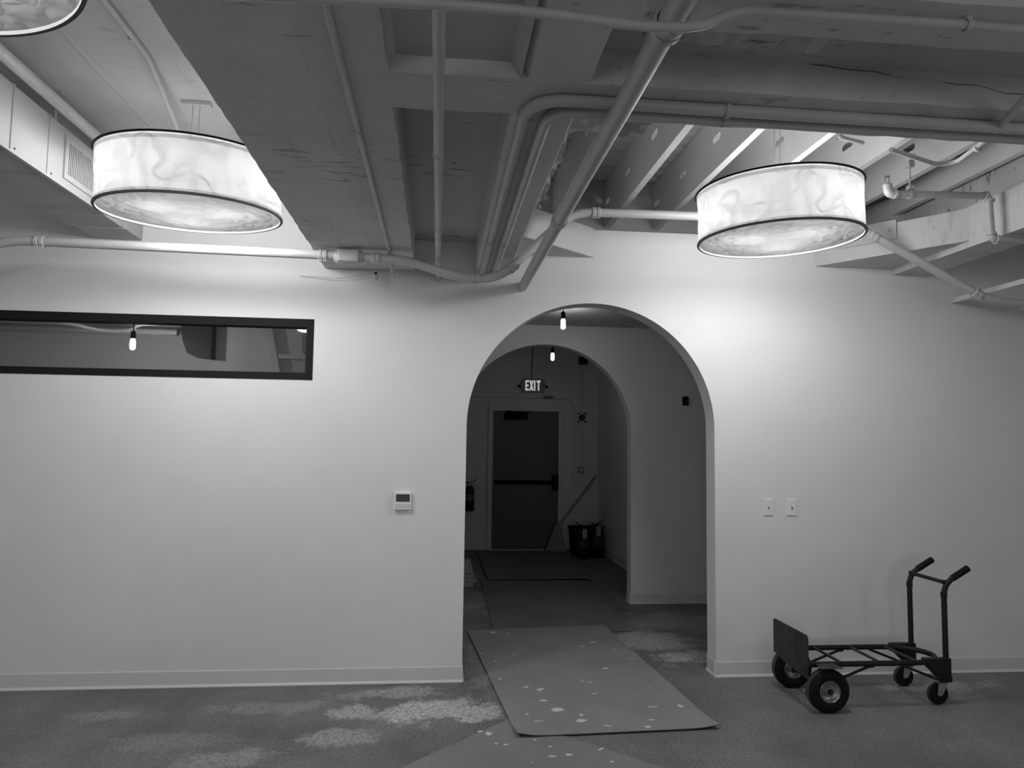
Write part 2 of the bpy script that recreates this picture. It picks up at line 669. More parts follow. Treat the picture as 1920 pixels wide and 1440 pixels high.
# room behind the camera
struct(MB().box(XL - 0.2, XL, BACK_Y, YM + 0.15, 0, 3.7).build('wall_left', 'painted_wall'))
sy0, sy1, sz0, sz1 = SIDE_WIN
struct(MB().box(XR, XR + 0.2, BACK_Y, sy0, 0, 3.7).box(XR, XR + 0.2, sy1, YM + 0.15, 0, 3.7).box(XR, XR + 0.2, sy0, sy1, 0, sz0).box(XR, XR + 0.2, sy0, sy1, sz1, 3.7).build('wall_right', 'painted_wall'))
bw = MB()
edges = [XL]
for wx, ww in FILL_WINDOWS:
    edges += [wx - ww / 2, wx + ww / 2]
edges.append(XR)
for i in range(0, len(edges), 2):
    bw.box(edges[i], edges[i + 1], BACK_Y - 0.2, BACK_Y, 0, 3.7)
for wx, ww in FILL_WINDOWS:
    bw.box(wx - ww / 2, wx + ww / 2, BACK_Y - 0.2, BACK_Y, 0, 0.6)
    bw.box(wx - ww / 2, wx + ww / 2, BACK_Y - 0.2, BACK_Y, 2.3, 3.7)
struct(bw.build('wall_back', 'painted_wall'))

# ---- baseboards (cove profile: flat face, small top lip, toe)
PROF = [(0, 0), (0.016, 0), (0.014, 0.006), (0.006, 0.016), (0.005, 0.094), (0.003, 0.1), (0, 0.1)]


def baseboard(name, runs):
    mb = MB()
    for p0, p1, nrm in runs:
        p0, p1, nrm = Vector(p0), Vector(p1), Vector(nrm)
        n = len(PROF)
        vs_ = [p + nrm * a + Vector((0, 0, b)) for p in (p0, p1) for a, b in PROF]
        fs = [tuple(range(n)), tuple(range(n, 2 * n))[::-1]] + [(i, n + i, n + (i + 1) % n, (i + 1) % n) for i in range(n)]
        mb.add(vs_, fs)
    return struct(mb.build(name, 'baseboard_vinyl'), None)


baseboard('baseboard_left', [((XL, YW, 0), (AX - AR + 0.005, YW, 0), (0, -1, 0)), ((AX - AR, YW, 0), (AX - AR, YW + TW, 0), (1, 0, 0))])
baseboard('baseboard_right', [((AX + AR - 0.016, YW, 0), (XR, YW, 0), (0, -1, 0)), ((AX + AR, YW - 0.012, 0), (AX + AR, YW + TW, 0), (-1, 0, 0))])
baseboard('baseboard_middle', [((AX + AR - 0.016, YM, 0), (XR, YM, 0), (0, -1, 0)), ((AX + AR, YM - 0.012, 0), (AX + AR, YM + 0.15, 0), (-1, 0, 0)),
                               ((XL, YM, 0), (AX - AR, YM, 0), (0, -1, 0))])
baseboard('baseboard_corridor', [((2.385, YM + 0.15, 0), (2.385, YF, 0), (-1, 0, 0))])

# ------------------------------------------------------------------ ceiling: a cast grid, a bay of steel joists, a slab bay
ceil = thing('ceiling', (0, 0, 3.0), 'old concrete ceiling grid opening onto painted steel joists', None, None, 'structure')
ZL = 3.36
MB().box(XL, -0.6, BACK_Y, YW, ZL, ZL + 0.2).build('slab', 'slab_concrete', ceil)
MB().box(-0.785, -0.18, BACK_Y, 1.3, ZS, 3.42).build('soffit', 'soffit_concrete', ceil)
sof = MB().rough_box(-0.785, -0.18, 1.3, YW, ZS, 3.42, 0.031, 0.0045, 3.1).build('soffit', 'soffit_concrete', ceil)
for sx in (-0.43, -0.60):
    MB().tube([(sx + 0.004 * noise.noise(Vector((sx, k * 0.7, 0))), 1.3 + k * 0.2, ZS + 0.0005) for k in range(19)], 0.0016, 6).build('form_seam', 'soffit_concrete', sof)


def rib(name, x0, x1, y0, y1, z0, z1, ch, mat='soffit_concrete'):
    mb = MB().prism([(x0, z1), (x0, z0 + ch), (x0 + ch, z0), (x1, z0), (x1, z1)], 'y', y0, y1)
    return mb.build(name, mat, ceil, bevel=0.006)


rib('rib', 0.232, 0.456, 2.40, YW, ZS, 3.66, 0.022)
rib('rib', 0.240, 0.460, BACK_Y, 2.26, ZS, 3.1, 0.030)
MB().rough_box(-0.2, 4.6, 2.222, 2.475, ZS, 3.66, 0.08, 0.005, 1.2).build('cross_beam', 'soffit_concrete', ceil)
cb_ = bpy.data.objects['cross_beam']
cr_ = [(1.16, 2.862), (1.26, 2.858), (1.33, 2.851), (1.44, 2.848), (1.52, 2.832), (1.60, 2.836), (1.72, 2.826), (1.80, 2.826), (1.90, 2.803), (1.99, 2.806), (2.08, 2.81)]
MB().tube([(x, 2.2215, z + 0.004 * noise.noise(Vector((x * 30, 0, 0)))) for x, z in cr_], 0.0017, 6).build('crack', 'screw_dark', cb_)
MB().rough_box(0.45, 4.6, 1.68, 1.882, ZS, 3.0, 0.08, 0.005, 5.2).build('cross_beam', 'soffit_concrete', ceil)
MB().rough_box(0.45, 4.6, 0.55, 0.80, ZS, 3.0, 0.12, 0.005, 5.9).build('cross_beam', 'soffit_concrete', ceil)
# recessed bay panels
MB().box(-0.2, 0.25, 2.45, YW, 2.964, 3.2).build('bay_panel', 'bay_concrete', ceil)
bp = MB()     # shallow patched bay with sloping sides
bx0, bx1, by1 = -0.18, 0.238, 2.245
tx0, tx1, ty1 = -0.158, 0.205, 2.285
vs_ = [(bx0, BACK_Y, ZS), (bx1, BACK_Y, ZS), (bx1, by1, ZS), (bx0, by1, ZS), (tx0, BACK_Y, 2.80), (tx1, BACK_Y, 2.80), (tx1, ty1, 2.80), (tx0, ty1, 2.80),
       (bx0, BACK_Y, 3.1), (bx1, BACK_Y, 3.1), (bx1, 2.4, 3.1), (bx0, 2.4, 3.1)]
bp.add(vs_, [(4, 7, 6, 5), (0, 3, 7, 4), (3, 2, 6, 7), (2, 1, 5, 6), (8, 9, 10, 11)])
bp.build('bay_panel', 'bay_concrete', ceil)
MB().box(0.45, 4.7, 1.86, 2.24, 2.86, 3.1).build('bay_panel', 'bay_concrete', ceil)
MB().box(0.45, 4.7, 0.78, 1.70, 2.86, 3.1).build('bay_panel', 'bay_concrete', ceil)
MB().box(0.45, 4.7, BACK_Y, 0.57, 2.86, 3.1).build('bay_panel', 'bay_concrete', ceil)
MB().box(4.55, XR, BACK_Y, YW, 2.86, 3.1).build('bay_panel', 'bay_concrete', ceil)
MB().rough_box(0.60, 1.20, 1.87, 2.10, 2.83, 2.88, 0.03, 0.012, 8.4).build('broken_slab_edge', 'bay_concrete', ceil)
# stubs of cut slab around the joist bay
MB().rough_box(0.45, 0.90, 2.46, 3.16, 3.0, 3.25, 0.035, 0.015, 2.2).build('broken_slab_edge', 'raw_concrete', ceil)
MB().rough_box(0.45, 0.60, 3.15, 4.47, 3.06, 3.62, 0.05, 0.03, 4.4).build('broken_slab_edge', 'raw_concrete', ceil)
MB().prism([(0.456, 4.46), (1.071, 4.964), (0.456, 4.964)], 'z', 2.89, 3.10).build('corner_haunch', 'pale_concrete', ceil, bevel=0.005)
MB().prism([(2.700, 4.964), (3.31, 4.165), (3.31, 4.964)], 'z', 2.89, 3.10).build('corner_haunch', 'pale_concrete', ceil, bevel=0.005)
d_ = Vector((3.31 - 2.70, 4.165 - 4.964, 0)).normalized()
n_ = Vector((d_.y, -d_.x, 0))
if n_.y > 0:
    n_ = -n_
pl = MB()
pa, pb = Vector((2.70, 4.964, 0)) + d_ * 0.18 + n_ * 0.007, Vector((2.70, 4.964, 0)) + d_ * 0.56 + n_ * 0.007
pl.add([pa + Vector((0, 0, 2.985)), pb + Vector((0, 0, 2.985)), pb + Vector((0, 0, 3.115)), pa + Vector((0, 0, 3.115)),
        pa + n_ * 0.006 + Vector((0, 0, 2.985)), pb + n_ * 0.006 + Vector((0, 0, 2.985)), pb + n_ * 0.006 + Vector((0, 0, 3.115)), pa + n_ * 0.006 + Vector((0, 0, 3.115))],
       [(0, 1, 2, 3), (7, 6, 5, 4), (4, 5, 1, 0), (5, 6, 2, 1), (6, 7, 3, 2), (7, 4, 0, 3)])
plo = pl.build('bearing_plate', 'pipe_paint', ceil)
bc = pb - d_ * 0.05 + n_ * 0.007 + Vector((0, 0, 3.05))
MB().tube([bc, bc + n_ * 0.014], 0.012, 6).build('bolt', 'pipe_paint', plo)
MB().rough_box(3.30, 3.56, 2.46, YW, 2.85, 3.11, 0.08, 0.004, 6.6).build('rib', 'pale_concrete', ceil)
MB().box(3.55, XR, 2.46, YW, 3.11, 3.3).build('bay_panel', 'bay_concrete', ceil)
MB().box(3.30, 4.0, 2.46, 5.6, 3.66, 3.8).build('bay_panel', 'bay_concrete', ceil)
MB().box(3.74, 3.79, 2.47, YW, 2.655, 2.662).box(3.784, 3.79, 2.47, YW, 2.662, 2.70).build('steel_angle', 'joist_steel', ceil)
MB().box(0.45, 3.9, 5.60, 5.75, 3.0, 3.8).build('shaft_wall', 'painted_block', ceil)
MB().box(0.45, 3.9, YW + TW, 5.60, 2.98, 3.06).build('ledge', 'bay_concrete', ceil)
MB().box(3.40, 3.46, 2.46, 5.6, 3.11, 3.66).build('shaft_side', 'bay_concrete', ceil)
MB().box(3.3, XR, YW, 5.6, 3.44, 3.7).build('slab', 'bay_concrete', ceil)

# corrugated deck
prof = []
yy = 2.40
while yy < 5.62:
    prof += [(yy, 3.72), (yy + 0.055, 3.72), (yy + 0.075, 3.665), (yy + 0.13, 3.665), (yy + 0.15, 3.72)]
    yy += 0.15
dk = MB()
vs_ = [(x, a, b) for x in (0.45, 3.45) for a, b in prof]
n = len(prof)
dk.add(vs_, [(i, n + i, n + i + 1, i + 1) for i in range(n - 1)])
dk.build('metal_deck', 'deck_steel', ceil)
MB().box(0.4, 3.5, 2.3, 5.7, 3.74, 3.80).build('deck_topping', 'bay_concrete', ceil)

# punched C joists
JZ0, JZ1 = 3.30, 3.662


def joist_mesh():
    mb = MB()
    t = 0.003
    ys, ye = 2.47, 5.60
    holes = [2.99, 3.615, 4.238, 4.862, 5.487]
    hl, hh, zc = 0.062, 0.02, 3.485
    mb.box(0, t, ys, ye, JZ0, zc - hh)
    mb.box(0, t, ys, ye, zc + hh, JZ1)
    y = ys
    for c in holes:
        mb.prism([(y, zc - hh), (c - hl + 0.012, zc - hh), (c - hl, zc - 0.006), (c - hl, zc + 0.006), (c - hl + 0.012, zc + hh), (y, zc + hh)], 'x', 0, t)
        # bevelled far side of the slot
        mb.prism([(c + hl, zc - hh), (c + hl, zc - 0.006), (c + hl - 0.012, zc - hh)], 'x', 0, t)
        mb.prism([(c + hl, zc + hh), (c + hl, zc + 0.006), (c + hl - 0.012, zc + hh)], 'x', 0, t)
        y = c + hl
    mb.box(0, t, y, ye, zc - hh, zc + hh)
    mb.box(0, 0.045, ys, ye, JZ0 - t, JZ0)
    mb.box(0.042, 0.045, ys, ye, JZ0, JZ0 + 0.014)
    mb.box(0, 0.045, ys, ye, JZ1 - t, JZ1)
    return mb


j0 = None
for x in (0.866, 1.285, 1.680, 2.085, 2.535, 2.945, 3.305):
    if j0 is None:
        j0 = joist_mesh().build('joist', 'joist_steel', ceil)
        o = j0
    else:
        o = j0.copy()
        COL.objects.link(o)
    o.location.x = x

# hall behind the arched wall
struct(MB().box(XL, XR, YW + TW, YM, 2.757, 2.975).build('ceiling_hall', 'bay_concrete'), 'grey concrete ceiling of the hall behind the arch')
struct(MB().box(-0.75, XR, YM + 0.15, YF + 0.2, 3.02, 3.2).build('ceiling_corridor', 'bay_concrete'))

# ------------------------------------------------------------------ slot window and the room behind it
win = thing('window_1', (WX1, YW, WZ0), 'long black-framed slot window high in the pale wall', None, None, 'structure')
fy0, fy1, fw = YW - 0.004, YW + 0.10, 0.047
MB().box(WX0, WX1, fy0, fy1, WZ1 - fw - 0.008, WZ1).build('frame_rail', 'black_frame', win)
MB().box(WX0, WX1, fy0, fy1, WZ0, WZ0 + fw).build('frame_rail', 'black_frame', win)
MB().box(WX1 - fw, WX1, fy0 - 0.001, fy1, WZ0, WZ1).build('frame_stile', 'black_frame', win)
MB().box(WX0, WX0 + fw, fy0 - 0.001, fy1, WZ0, WZ1).build('frame_stile', 'black_frame', win)
MB().box(WX0 + fw, WX1 - fw, YW + 0.05, YW + 0.056, WZ0 + fw, WZ1 - fw).build('pane', 'window_glass', win)

# hall room contents seen through the slot window
YP = 6.92
pt = MB().box(-2.075, -0.62, YP, YP + 0.1, 0, 2.757).build('wall_partition', 'painted_wall')
struct(pt, 'pale partition wall seen through the slot window')
bk = MB().prism([(-2.345, 2.757), (-2.315, 2.46), (-2.27, 2.345), (-2.20, 2.31), (-2.06, 2.295), (-2.06, 2.757)], 'y', YP - 0.13, YP - 0.002)
tag(bk.build('hanging_panel', 'dark_panel', base=(-2.2, YP - 0.1, 2.29)), 'dark rounded panel hanging from the ceiling behind the slot window', 'panel')
br = MB().prism([(-1.66, 2.757), (-1.58, 2.757), (-1.46, 2.19), (-1.52, 2.19)], 'y', YP - 0.07, YP - 0.002)
tag(br.build('slanted_brace', 'white_plastic', base=(-1.5, YP, 2.19)), 'pale slanted brace against the partition behind the slot window', 'brace')
lg = thing('wall_shelf', (-1.2, YP, 2.3), 'pale ledge with an upright post, right end of the slot window', 'shelf')
MB().box(-1.47, -0.64, YP - 0.12, YP - 0.001, 2.315, 2.355).build('ledge', 'white_plastic', lg)
MB().prism([(-1.315, 2.757), (-1.315, 2.42), (-1.35, 2.355), (-1.245, 2.355), (-1.275, 2.42), (-1.275, 2.757)], 'y', YP - 0.06, YP - 0.02).build('post', 'white_plastic', lg)
hp = MB().tube([(XL + 0.05, 6.8, 2.525), (-2.36, 6.8, 2.525)], 0.03, 12)
tag(hp.build('ceiling_pipe', 'pipe_paint', base=(-3.2, 6.8, 2.52), smooth=True), 'straight white pipe under the ceiling behind the slot window', 'pipe')
hp = MB().tube(fillet([(-4.3, 6.45, 2.545), (-3.1, 6.45, 2.53), (-2.95, 6.62, 2.50), (-2.72, 6.62, 2.50), (-2.55, 6.45, 2.545), (-2.40, 6.45, 2.55)], 0.12), 0.016, 10)
tag(hp.build('ceiling_conduit', 'pipe_paint', base=(-3.0, 6.45, 2.53), smooth=True), 'bent white conduit under the ceiling behind the slot window', 'conduit')
MB().rough_box(XL, -2.08, 6.90, 7.198, 2.56, 2.757, 0.06, 0.006, 4.0).build('x', 'pale_concrete').name = 'trim_1'
struct(bpy.data.objects['trim_1'], 'low ceiling bulkhead in the room behind the slot window')


def pendant_bulb(x, y, z, ztop, label, lum=None):
    t = thing('pendant_bulb', (x, y, z), label, 'light bulb', 'bare hanging bulbs')
    MB().tube([(x, y, z + 0.085), (x, y, ztop)], 0.004, 6).build('cord', 'black_metal', t)
    MB().lathe([(0.0, 0.115), (0.012, 0.11), (0.019, 0.10), (0.019, 0.05), (0.014, 0.045)], (x, y, z), 'z', 14).build('socket', 'black_metal', t, smooth=True)
    MB().lathe([(0.0, -0.045), (0.011, -0.043), (0.019, -0.034), (0.021, -0.015), (0.0205, 0.012), (0.018, 0.032), (0.013, 0.046), (0.0, 0.047)], (x, y, z), 'z', 20).build(
        'glass_bulb', lum or 'bulb_glass', t, smooth=True, angle=80)
    return t


emitter('bulb_glass_dim', 190.0)
emitter('bulb_glass_corridor', 52.0)
pendant_bulb(1.062, 6.2, 2.612, 2.757, 'bare glowing bulb hanging just inside the first arch')
pendant_bulb(1.332, 8.5, 2.593, 3.02, 'bare glowing bulb in the dark corridor beyond the second arch', 'bulb_glass_corridor')
pendant_bulb(-2.502, 6.2, 2.338, 2.757, 'bare bulb on a cord seen through the slot window', 'bulb_glass_dim')


# ------------------------------------------------------------------ drum lamps
def drum_lamp(c, h, tilt, label, seed, ztop, watts, cover='lamp_cover'):
    R = 0.457
    t = thing('drum_pendant_lamp', c, label, 'lamp', 'white fabric drum lamps')
    rot = (Matrix.Rotation(tilt[1], 3, 'Y') @ Matrix.Rotation(tilt[0], 3, 'X'))
    C0 = Vector(c)

    def X(mb):
        mb.v = [C0 + rot @ p for p in mb.v]
        return mb
    # side cloth
    sd = MB()
    n, m = 160, 14
    rs = R - 0.007
    vs_, fs = [], []
    for j in range(m + 1):
        z = 0.005 + (h - 0.010) * j / m
        edge = min(1.0, 4 * min(j, m - j) / m)
        for k in range(n):
            a = 2 * math.pi * k / n
            q = Vector((math.cos(a) * 5, math.sin(a) * 5, z * 7 + seed))
            d = 0.005 * edge * noise.noise(q * 1.6) + 0.0035 * edge * noise.noise(Vector((math.cos(a) * 14 + z * 9, math.sin(a) * 14, z * 12 + seed)))
            r = rs - 0.004 * edge + d
            vs_.append((r * math.cos(a), r * math.sin(a), z))
    for j in range(m):
        for k in range(n):
            fs.append((j * n + k, j * n + (k + 1) % n, (j + 1) * n + (k + 1) % n, (j + 1) * n + k))
    sd.add(vs_, fs)
    side = X(sd).build('shade', 'lamp_fabric', t, smooth=True, angle=180)
    # hems: doubled cloth beside the rings
    for z0, z1 in ((0.008, 0.018), (h - 0.030, h - 0.012)):
        X(MB().lathe([(rs + 0.0015, z0), (rs + 0.003, (z0 + z1) / 2), (rs + 0.0015, z1)], (0, 0, 0), 'z', 96)).build('hem', 'lamp_hem', side, smooth=True)
    # bottom cloth, slightly sagging
    dn = MB()
    vs_, fs = [], []
    rings, n = 16, 96
    for j in range(1, rings + 1):
        for k in range(n):
            a = 2 * math.pi * k / n
            r = (R - 0.014) * j / rings
            s = 0.010 * (1 - (j / rings) ** 2)
            x, y = r * math.cos(a), r * math.sin(a)
            z = 0.004 - s + 0.0028 * noise.noise(Vector((x * 9 + seed, y * 4, seed))) * min(1, 3 * (1 - j / rings) + 0.1)
            vs_.append((x, y, z))
    vs_.append((0, 0, -0.006))
    for j in range(rings - 1):
        for k in range(n):
            fs.append((j * n + k, (j + 1) * n + k, (j + 1) * n + (k + 1) % n, j * n + (k + 1) % n))
    for k in range(n):
        fs.append((len(vs_) - 1, k, (k + 1) % n))
    dn.add(vs_, fs)
    dif = X(dn).build('diffuser', 'lamp_gauze', t, smooth=True, angle=180)
    for nm, z, mt in (('bottom_ring', 0.0, 'ring_grey'), ('top_ring', h, 'ring_dark')):
        ro = R + (0.0 if nm == 'bottom_ring' else 0.003)
        ri, th = (R - 0.014, 0.012) if nm == 'bottom_ring' else (R - 0.03, 0.010)
        rg = MB()
        n = 96
        prof = [(ri, z - th / 2), (ro - 0.002, z - th / 2), (ro, z - th / 4), (ro, z + th / 4), (ro - 0.002, z + th / 2), (ri, z + th / 2)]
        vs_ = [(r * math.cos(2 * math.pi * k / n), r * math.sin(2 * math.pi * k / n), zz) for r, zz in prof for k in range(n)]
        fs = [(i * n + k, i * n + (k + 1) % n, ((i + 1) % 6) * n + (k + 1) % n, ((i + 1) % 6) * n + k) for i in range(6) for k in range(n)]
        rg.add(vs_, fs)
        X(rg).build(nm, mt, t, smooth=True, angle=30)
    X(MB().lathe([(0.0, 0.0), (R - 0.022, 0.0)], (0, 0, h - 0.006), 'z', 64)).build('top_cover', cover, t)
    # spider that carries the bulbs
    sp = MB()
    for k in range(3):
        a = 2 * math.pi * k / 3 + 0.5 + seed
        sp.tube([(0, 0, h + 0.006), ((R - 0.02) * math.cos(a), (R - 0.02) * math.sin(a), h + 0.006)], 0.004, 6)
    sp.box(-0.05, 0.05, -0.05, 0.05, h, h + 0.02)
    X(sp).build('spider', 'cover_grey', t)
    for k in range(3):
        a = 2 * math.pi / 3 * k + 0.6 + seed
        p = C0 + rot @ Vector((0.20 * math.cos(a), 0.20 * math.sin(a), h * 0.5))
        ld = bpy.data.lights.new('bulb_light', 'POINT')
        ld.energy = watts
        ld.shadow_soft_size = 0.14
        lo = bpy.data.objects.new('bulb_light', ld)
        COL.objects.link(lo)
        lo.parent = t
        lo.location = p - C0
    for s in (-1, 1):
        MB().tube([C0 + rot @ Vector((s * 0.018, 0, h)), (c[0] + s * 0.018, c[1], ztop)], 0.003, 6).build('hanging_rod', 'pipe_paint', t)
    MB().box(c[0] - 0.075, c[0] + 0.075, c[1] - 0.025, c[1] + 0.025, ztop - 0.022, ztop).build('canopy', 'pipe_paint', t, bevel=0.003)
    return t


drum_lamp((-1.309, 3.883, 2.755), 0.279, (0.066, -0.007), 'glowing white drum lamp hanging beside the wall duct and grille', 1.3, ZL, LAMP_W)
drum_lamp((1.917, 3.914, 2.763), 0.285, (0.022, -0.036), 'glowing white drum lamp hanging under the steel joists', 4.7, 3.665, LAMP_W, 'lamp_cover_open')
drum_lamp((-1.345, 1.727, 2.755), 0.28, (0.0, 0.0), 'dimmer drum lamp cut off by the upper left corner', 8.1, ZL, LAMP_W * 0.75)


# ------------------------------------------------------------------ pipes
def frame_at(p, d):
    d = Vector(d).normalized()
    a = Vector((0, 0, 1)) if abs(d.z) < 0.9 else Vector((0, 1, 0))
    s = d.cross(a).normalized()
    return s, d.cross(s).normalized(), d


def coupling(parent, p, d, r, ln=0.055, bolts=True, name='coupling'):
    s, q, d = frame_at(p, d)
    p = Vector(p)
    mb = MB().lathe([(r * 1.02, -ln / 2), (r * 1.22, -ln / 2 + 0.003), (r * 1.22, -0.006), (r * 1.10, -0.003), (r * 1.10, 0.003), (r * 1.22, 0.006),
                     (r * 1.22, ln / 2 - 0.003), (r * 1.02, ln / 2)], p, (s, q, d), 20)
    o = mb.build(name, 'pipe_paint', parent, smooth=True, angle=30)
    if bolts:
        dn = Vector((0, -0.35, -1)).normalized()
        for k in (-1.5, -0.5, 0.5, 1.5):
            b0 = p + d * (k * ln / 4.2) + dn * r * 1.15
            MB().tube([b0, b0 + dn * 0.012], 0.004, 6).build('bolt', 'pipe_paint', o)
    return o


def pipe(name, pts, r, label, cat, bend=0.08, n=14, group=None, couplings=(), bolts=True, straps=()):
    pts = [Vector(p) for p in pts]
    t = thing(name, pts[0], label, cat, group)
    path = fillet(pts, bend)
    MB().tube(path, r, n).build('run', 'pipe_paint', t, smooth=True, angle=50)
    for p, d in couplings:
        coupling(t, p, d, r, bolts=bolts, ln=0.055 if bolts else 0.03)
    for p, d, zt in straps:
        p = Vector(p)
        s, q, d = frame_at(p, d)
        mb = MB().lathe([(r * 1.25, -0.009), (r * 1.25, 0.009)], p, (s, q, d), 16)
        st = mb.build('strap', 'pipe_paint', t, smooth=True, angle=30)
        if zt:
            MB().box(p.x - 0.008, p.x + 0.008, p.y - 0.008, p.y + 0.008, p.z + r, zt).build('strap_stem', 'pipe_paint', st)
    return t


Y1 = 4.42
P1 = [(-3.2, Y1, 2.40), (-2.52, Y1, 2.716), (-0.80, Y1, 2.700), (-0.21, Y1, 2.690), (0.10, Y1, 2.588), (0.34, Y1, 2.590), (0.50, Y1, 2.735), (0.81, Y1, 3.036),
      (1.614, Y1, 3.045), (2.63, Y1, 3.056), (3.62, Y1, 2.560), (4.4, Y1, 2.54)]
sl = (Vector(P1[10]) - Vector(P1[9])).normalized()
rs_ = (Vector(P1[7]) - Vector(P1[6])).normalized()
p1 = pipe('sprinkler_main', P1, 0.0275, 'long white sprinkler main running along the wall, dipping under the ribs', 'pipe', 0.13,
          couplings=[((-2.33, Y1, 2.714), (1, 0, 0)), ((-0.715, Y1, 2.699), (1, 0, 0)), ((-0.40, Y1, 2.694), (1, 0, 0)), ((0.205, Y1, 2.589), (1, 0, 0)),
                     ((0.437, Y1, 2.672), rs_), ((0.96, Y1, 3.038), (1, 0, 0)), (Vector(P1[9]) + sl * 0.20, sl), (Vector(P1[9]) + sl * 1.0, sl),
                     ((3.87, Y1, 2.553), (1, 0, 0))])
vb = MB().lathe([(0.028, -0.09), (0.040, -0.075), (0.044, -0.06), (0.044, 0.06), (0.040, 0.075), (0.028, 0.09)], (-0.56, Y1, 2.692), 'x', 20)
vb.build('check_valve_body', 'pipe_paint', p1, smooth=True, angle=35)
MB().box(-0.625, -0.495, Y1 - 0.05, Y1 + 0.01, 2.655, 2.732).build('valve_cover', 'pipe_paint', p1, bevel=0.012, segs=3)

p2 = pipe('overhead_pipe', [(0.563, -2.0, 2.664), (0.563, YW - 0.004, 2.664)], 0.033, 'thick white pipe running diagonally overhead to the wall above the arch', 'pipe', n=18,
          couplings=[((0.563, 3.42, 2.664), (0, 1, 0))], bolts=False)
cl = coupling(p2, (0.563, 1.74, 2.664), (0, 1, 0), 0.036, 0.05, False, 'beam_clamp')
for sx in (-1, 1):
    MB().lathe([(0.0, -0.012), (0.014, -0.012), (0.014, 0.012), (0.0, 0.012)], (0.563 + sx * 0.058, 1.735, 2.70), 'y', 12).build('clamp_ear', 'pipe_paint', cl)
    MB().box(0.563 + sx * 0.03 - 0.02, 0.563 + sx * 0.03 + 0.02, 1.72, 1.75, 2.685, 2.712).build('clamp_arm', 'pipe_paint', cl)
pipe('overhead_pipe', [(-0.022, -2.0, 2.702), (-0.022, YW - 0.004, 2.702)], 0.0185, 'straight white pipe running down the middle of the recessed bay', 'pipe',
     couplings=[((-0.022, 2.76, 2.702), (0, 1, 0)), ((-0.022, 3.78, 2.702), (0, 1, 0))], bolts=False)
pipe('ceiling_conduit', [(-0.318, -2.0, 2.731), (-0.318, 4.55, 2.731), (-0.318, 4.70, 2.67), (-0.318, 4.78, 2.655)], 0.0105,
     'thin white conduit strapped under the wide flat soffit', 'conduit', 0.05, straps=[((-0.318, 2.66, 2.731), (0, 1, 0), None), ((-0.318, 4.36, 2.731), (0, 1, 0), None)])
pipe('ceiling_conduit', [(0.272, YW - 0.004, 2.722), (0.272, 2.300, 2.722), (4.5, 2.312, 2.722)], 0.0205, 'outer of two parallel conduits bending round the corner of the grid', 'conduit', 0.15,
     group='paired conduits under the beams', straps=[((0.95, 2.303, 2.722), (1, 0, 0), 2.745), ((0.272, 4.05, 2.722), (0, 1, 0), 2.745)])
pipe('ceiling_conduit', [(0.352, YW - 0.004, 2.722), (0.352, 2.368, 2.722), (4.5, 2.395, 2.722)], 0.0205, 'inner of two parallel conduits bending round the corner of the grid', 'conduit', 0.13,
     group='paired conduits under the beams', straps=[((0.97, 2.372, 2.722), (1, 0, 0), 2.745), ((0.352, 4.05, 2.722), (0, 1, 0), 2.745)])
pipe('ceiling_conduit', [(-1.0, 1.66, 2.60), (-0.016, 1.616, 2.60), (0.20, 1.620, 2.60), (0.47, 1.648, 2.60), (0.61, 1.645, 2.605), (0.74, 1.745, 2.722), (1.3, 1.735, 2.722), (4.5, 1.74, 2.722)],
     0.0125, 'white conduit crossing the top of the view with a kink', 'conduit', 0.07, straps=[((1.385, 1.735, 2.722), (1, 0, 0), 2.745)])
p8 = pipe('ceiling_conduit', [(1.80, 1.95, 2.722), (1.955, 2.33, 2.722), (2.66, 3.30, 3.10), (2.70, 3.50, 3.10), (2.62, 3.545, 3.10), (2.26, 3.39, 3.10)], 0.0125,
          'bent conduit dropping from the beam into the joist bay at right', 'conduit', 0.06)
MB().lathe([(0.0, -0.05), (0.018, -0.045), (0.024, -0.03), (0.024, 0.03), (0.018, 0.045), (0.0, 0.05)], (2.60, 3.215, 3.06), frame_at((0, 0, 0), (0.7, 0.97, 0.38)), 14).build('conduit_body', 'pipe_paint', p8, smooth=True)
pipe('conduit_stub', [(2.135, 3.66, 3.285), (2.17, 3.69, 3.285), (2.33, 3.745, 3.285)], 0.0125, 'short conduit stub clamped to a joist above the right lamp', 'conduit', 0.03,
     straps=[((2.16, 3.682, 3.285), (1, 0.5, 0), None)])
pipe('slab_conduit', [(-1.395, -1.0, ZL - 0.014), (-1.375, 3.40, ZL - 0.014), (-1.45, 4.02, 3.27), (-1.50, 4.3, 3.20)], 0.0135, 'white conduit on the slab above the left drum lamp', 'conduit', 0.06,
     straps=[((-1.38, 3.24, ZL - 0.014), (0, 1, 0), ZL), ((-1.385, 2.9, ZL - 0.014), (0, 1, 0), None)])
pipe('duct_pipe', [(-1.905, -1.0, 3.228), (-1.900, YW - 0.004, 3.228)], 0.030, 'white pipe running along the top edge of the duct', 'pipe')

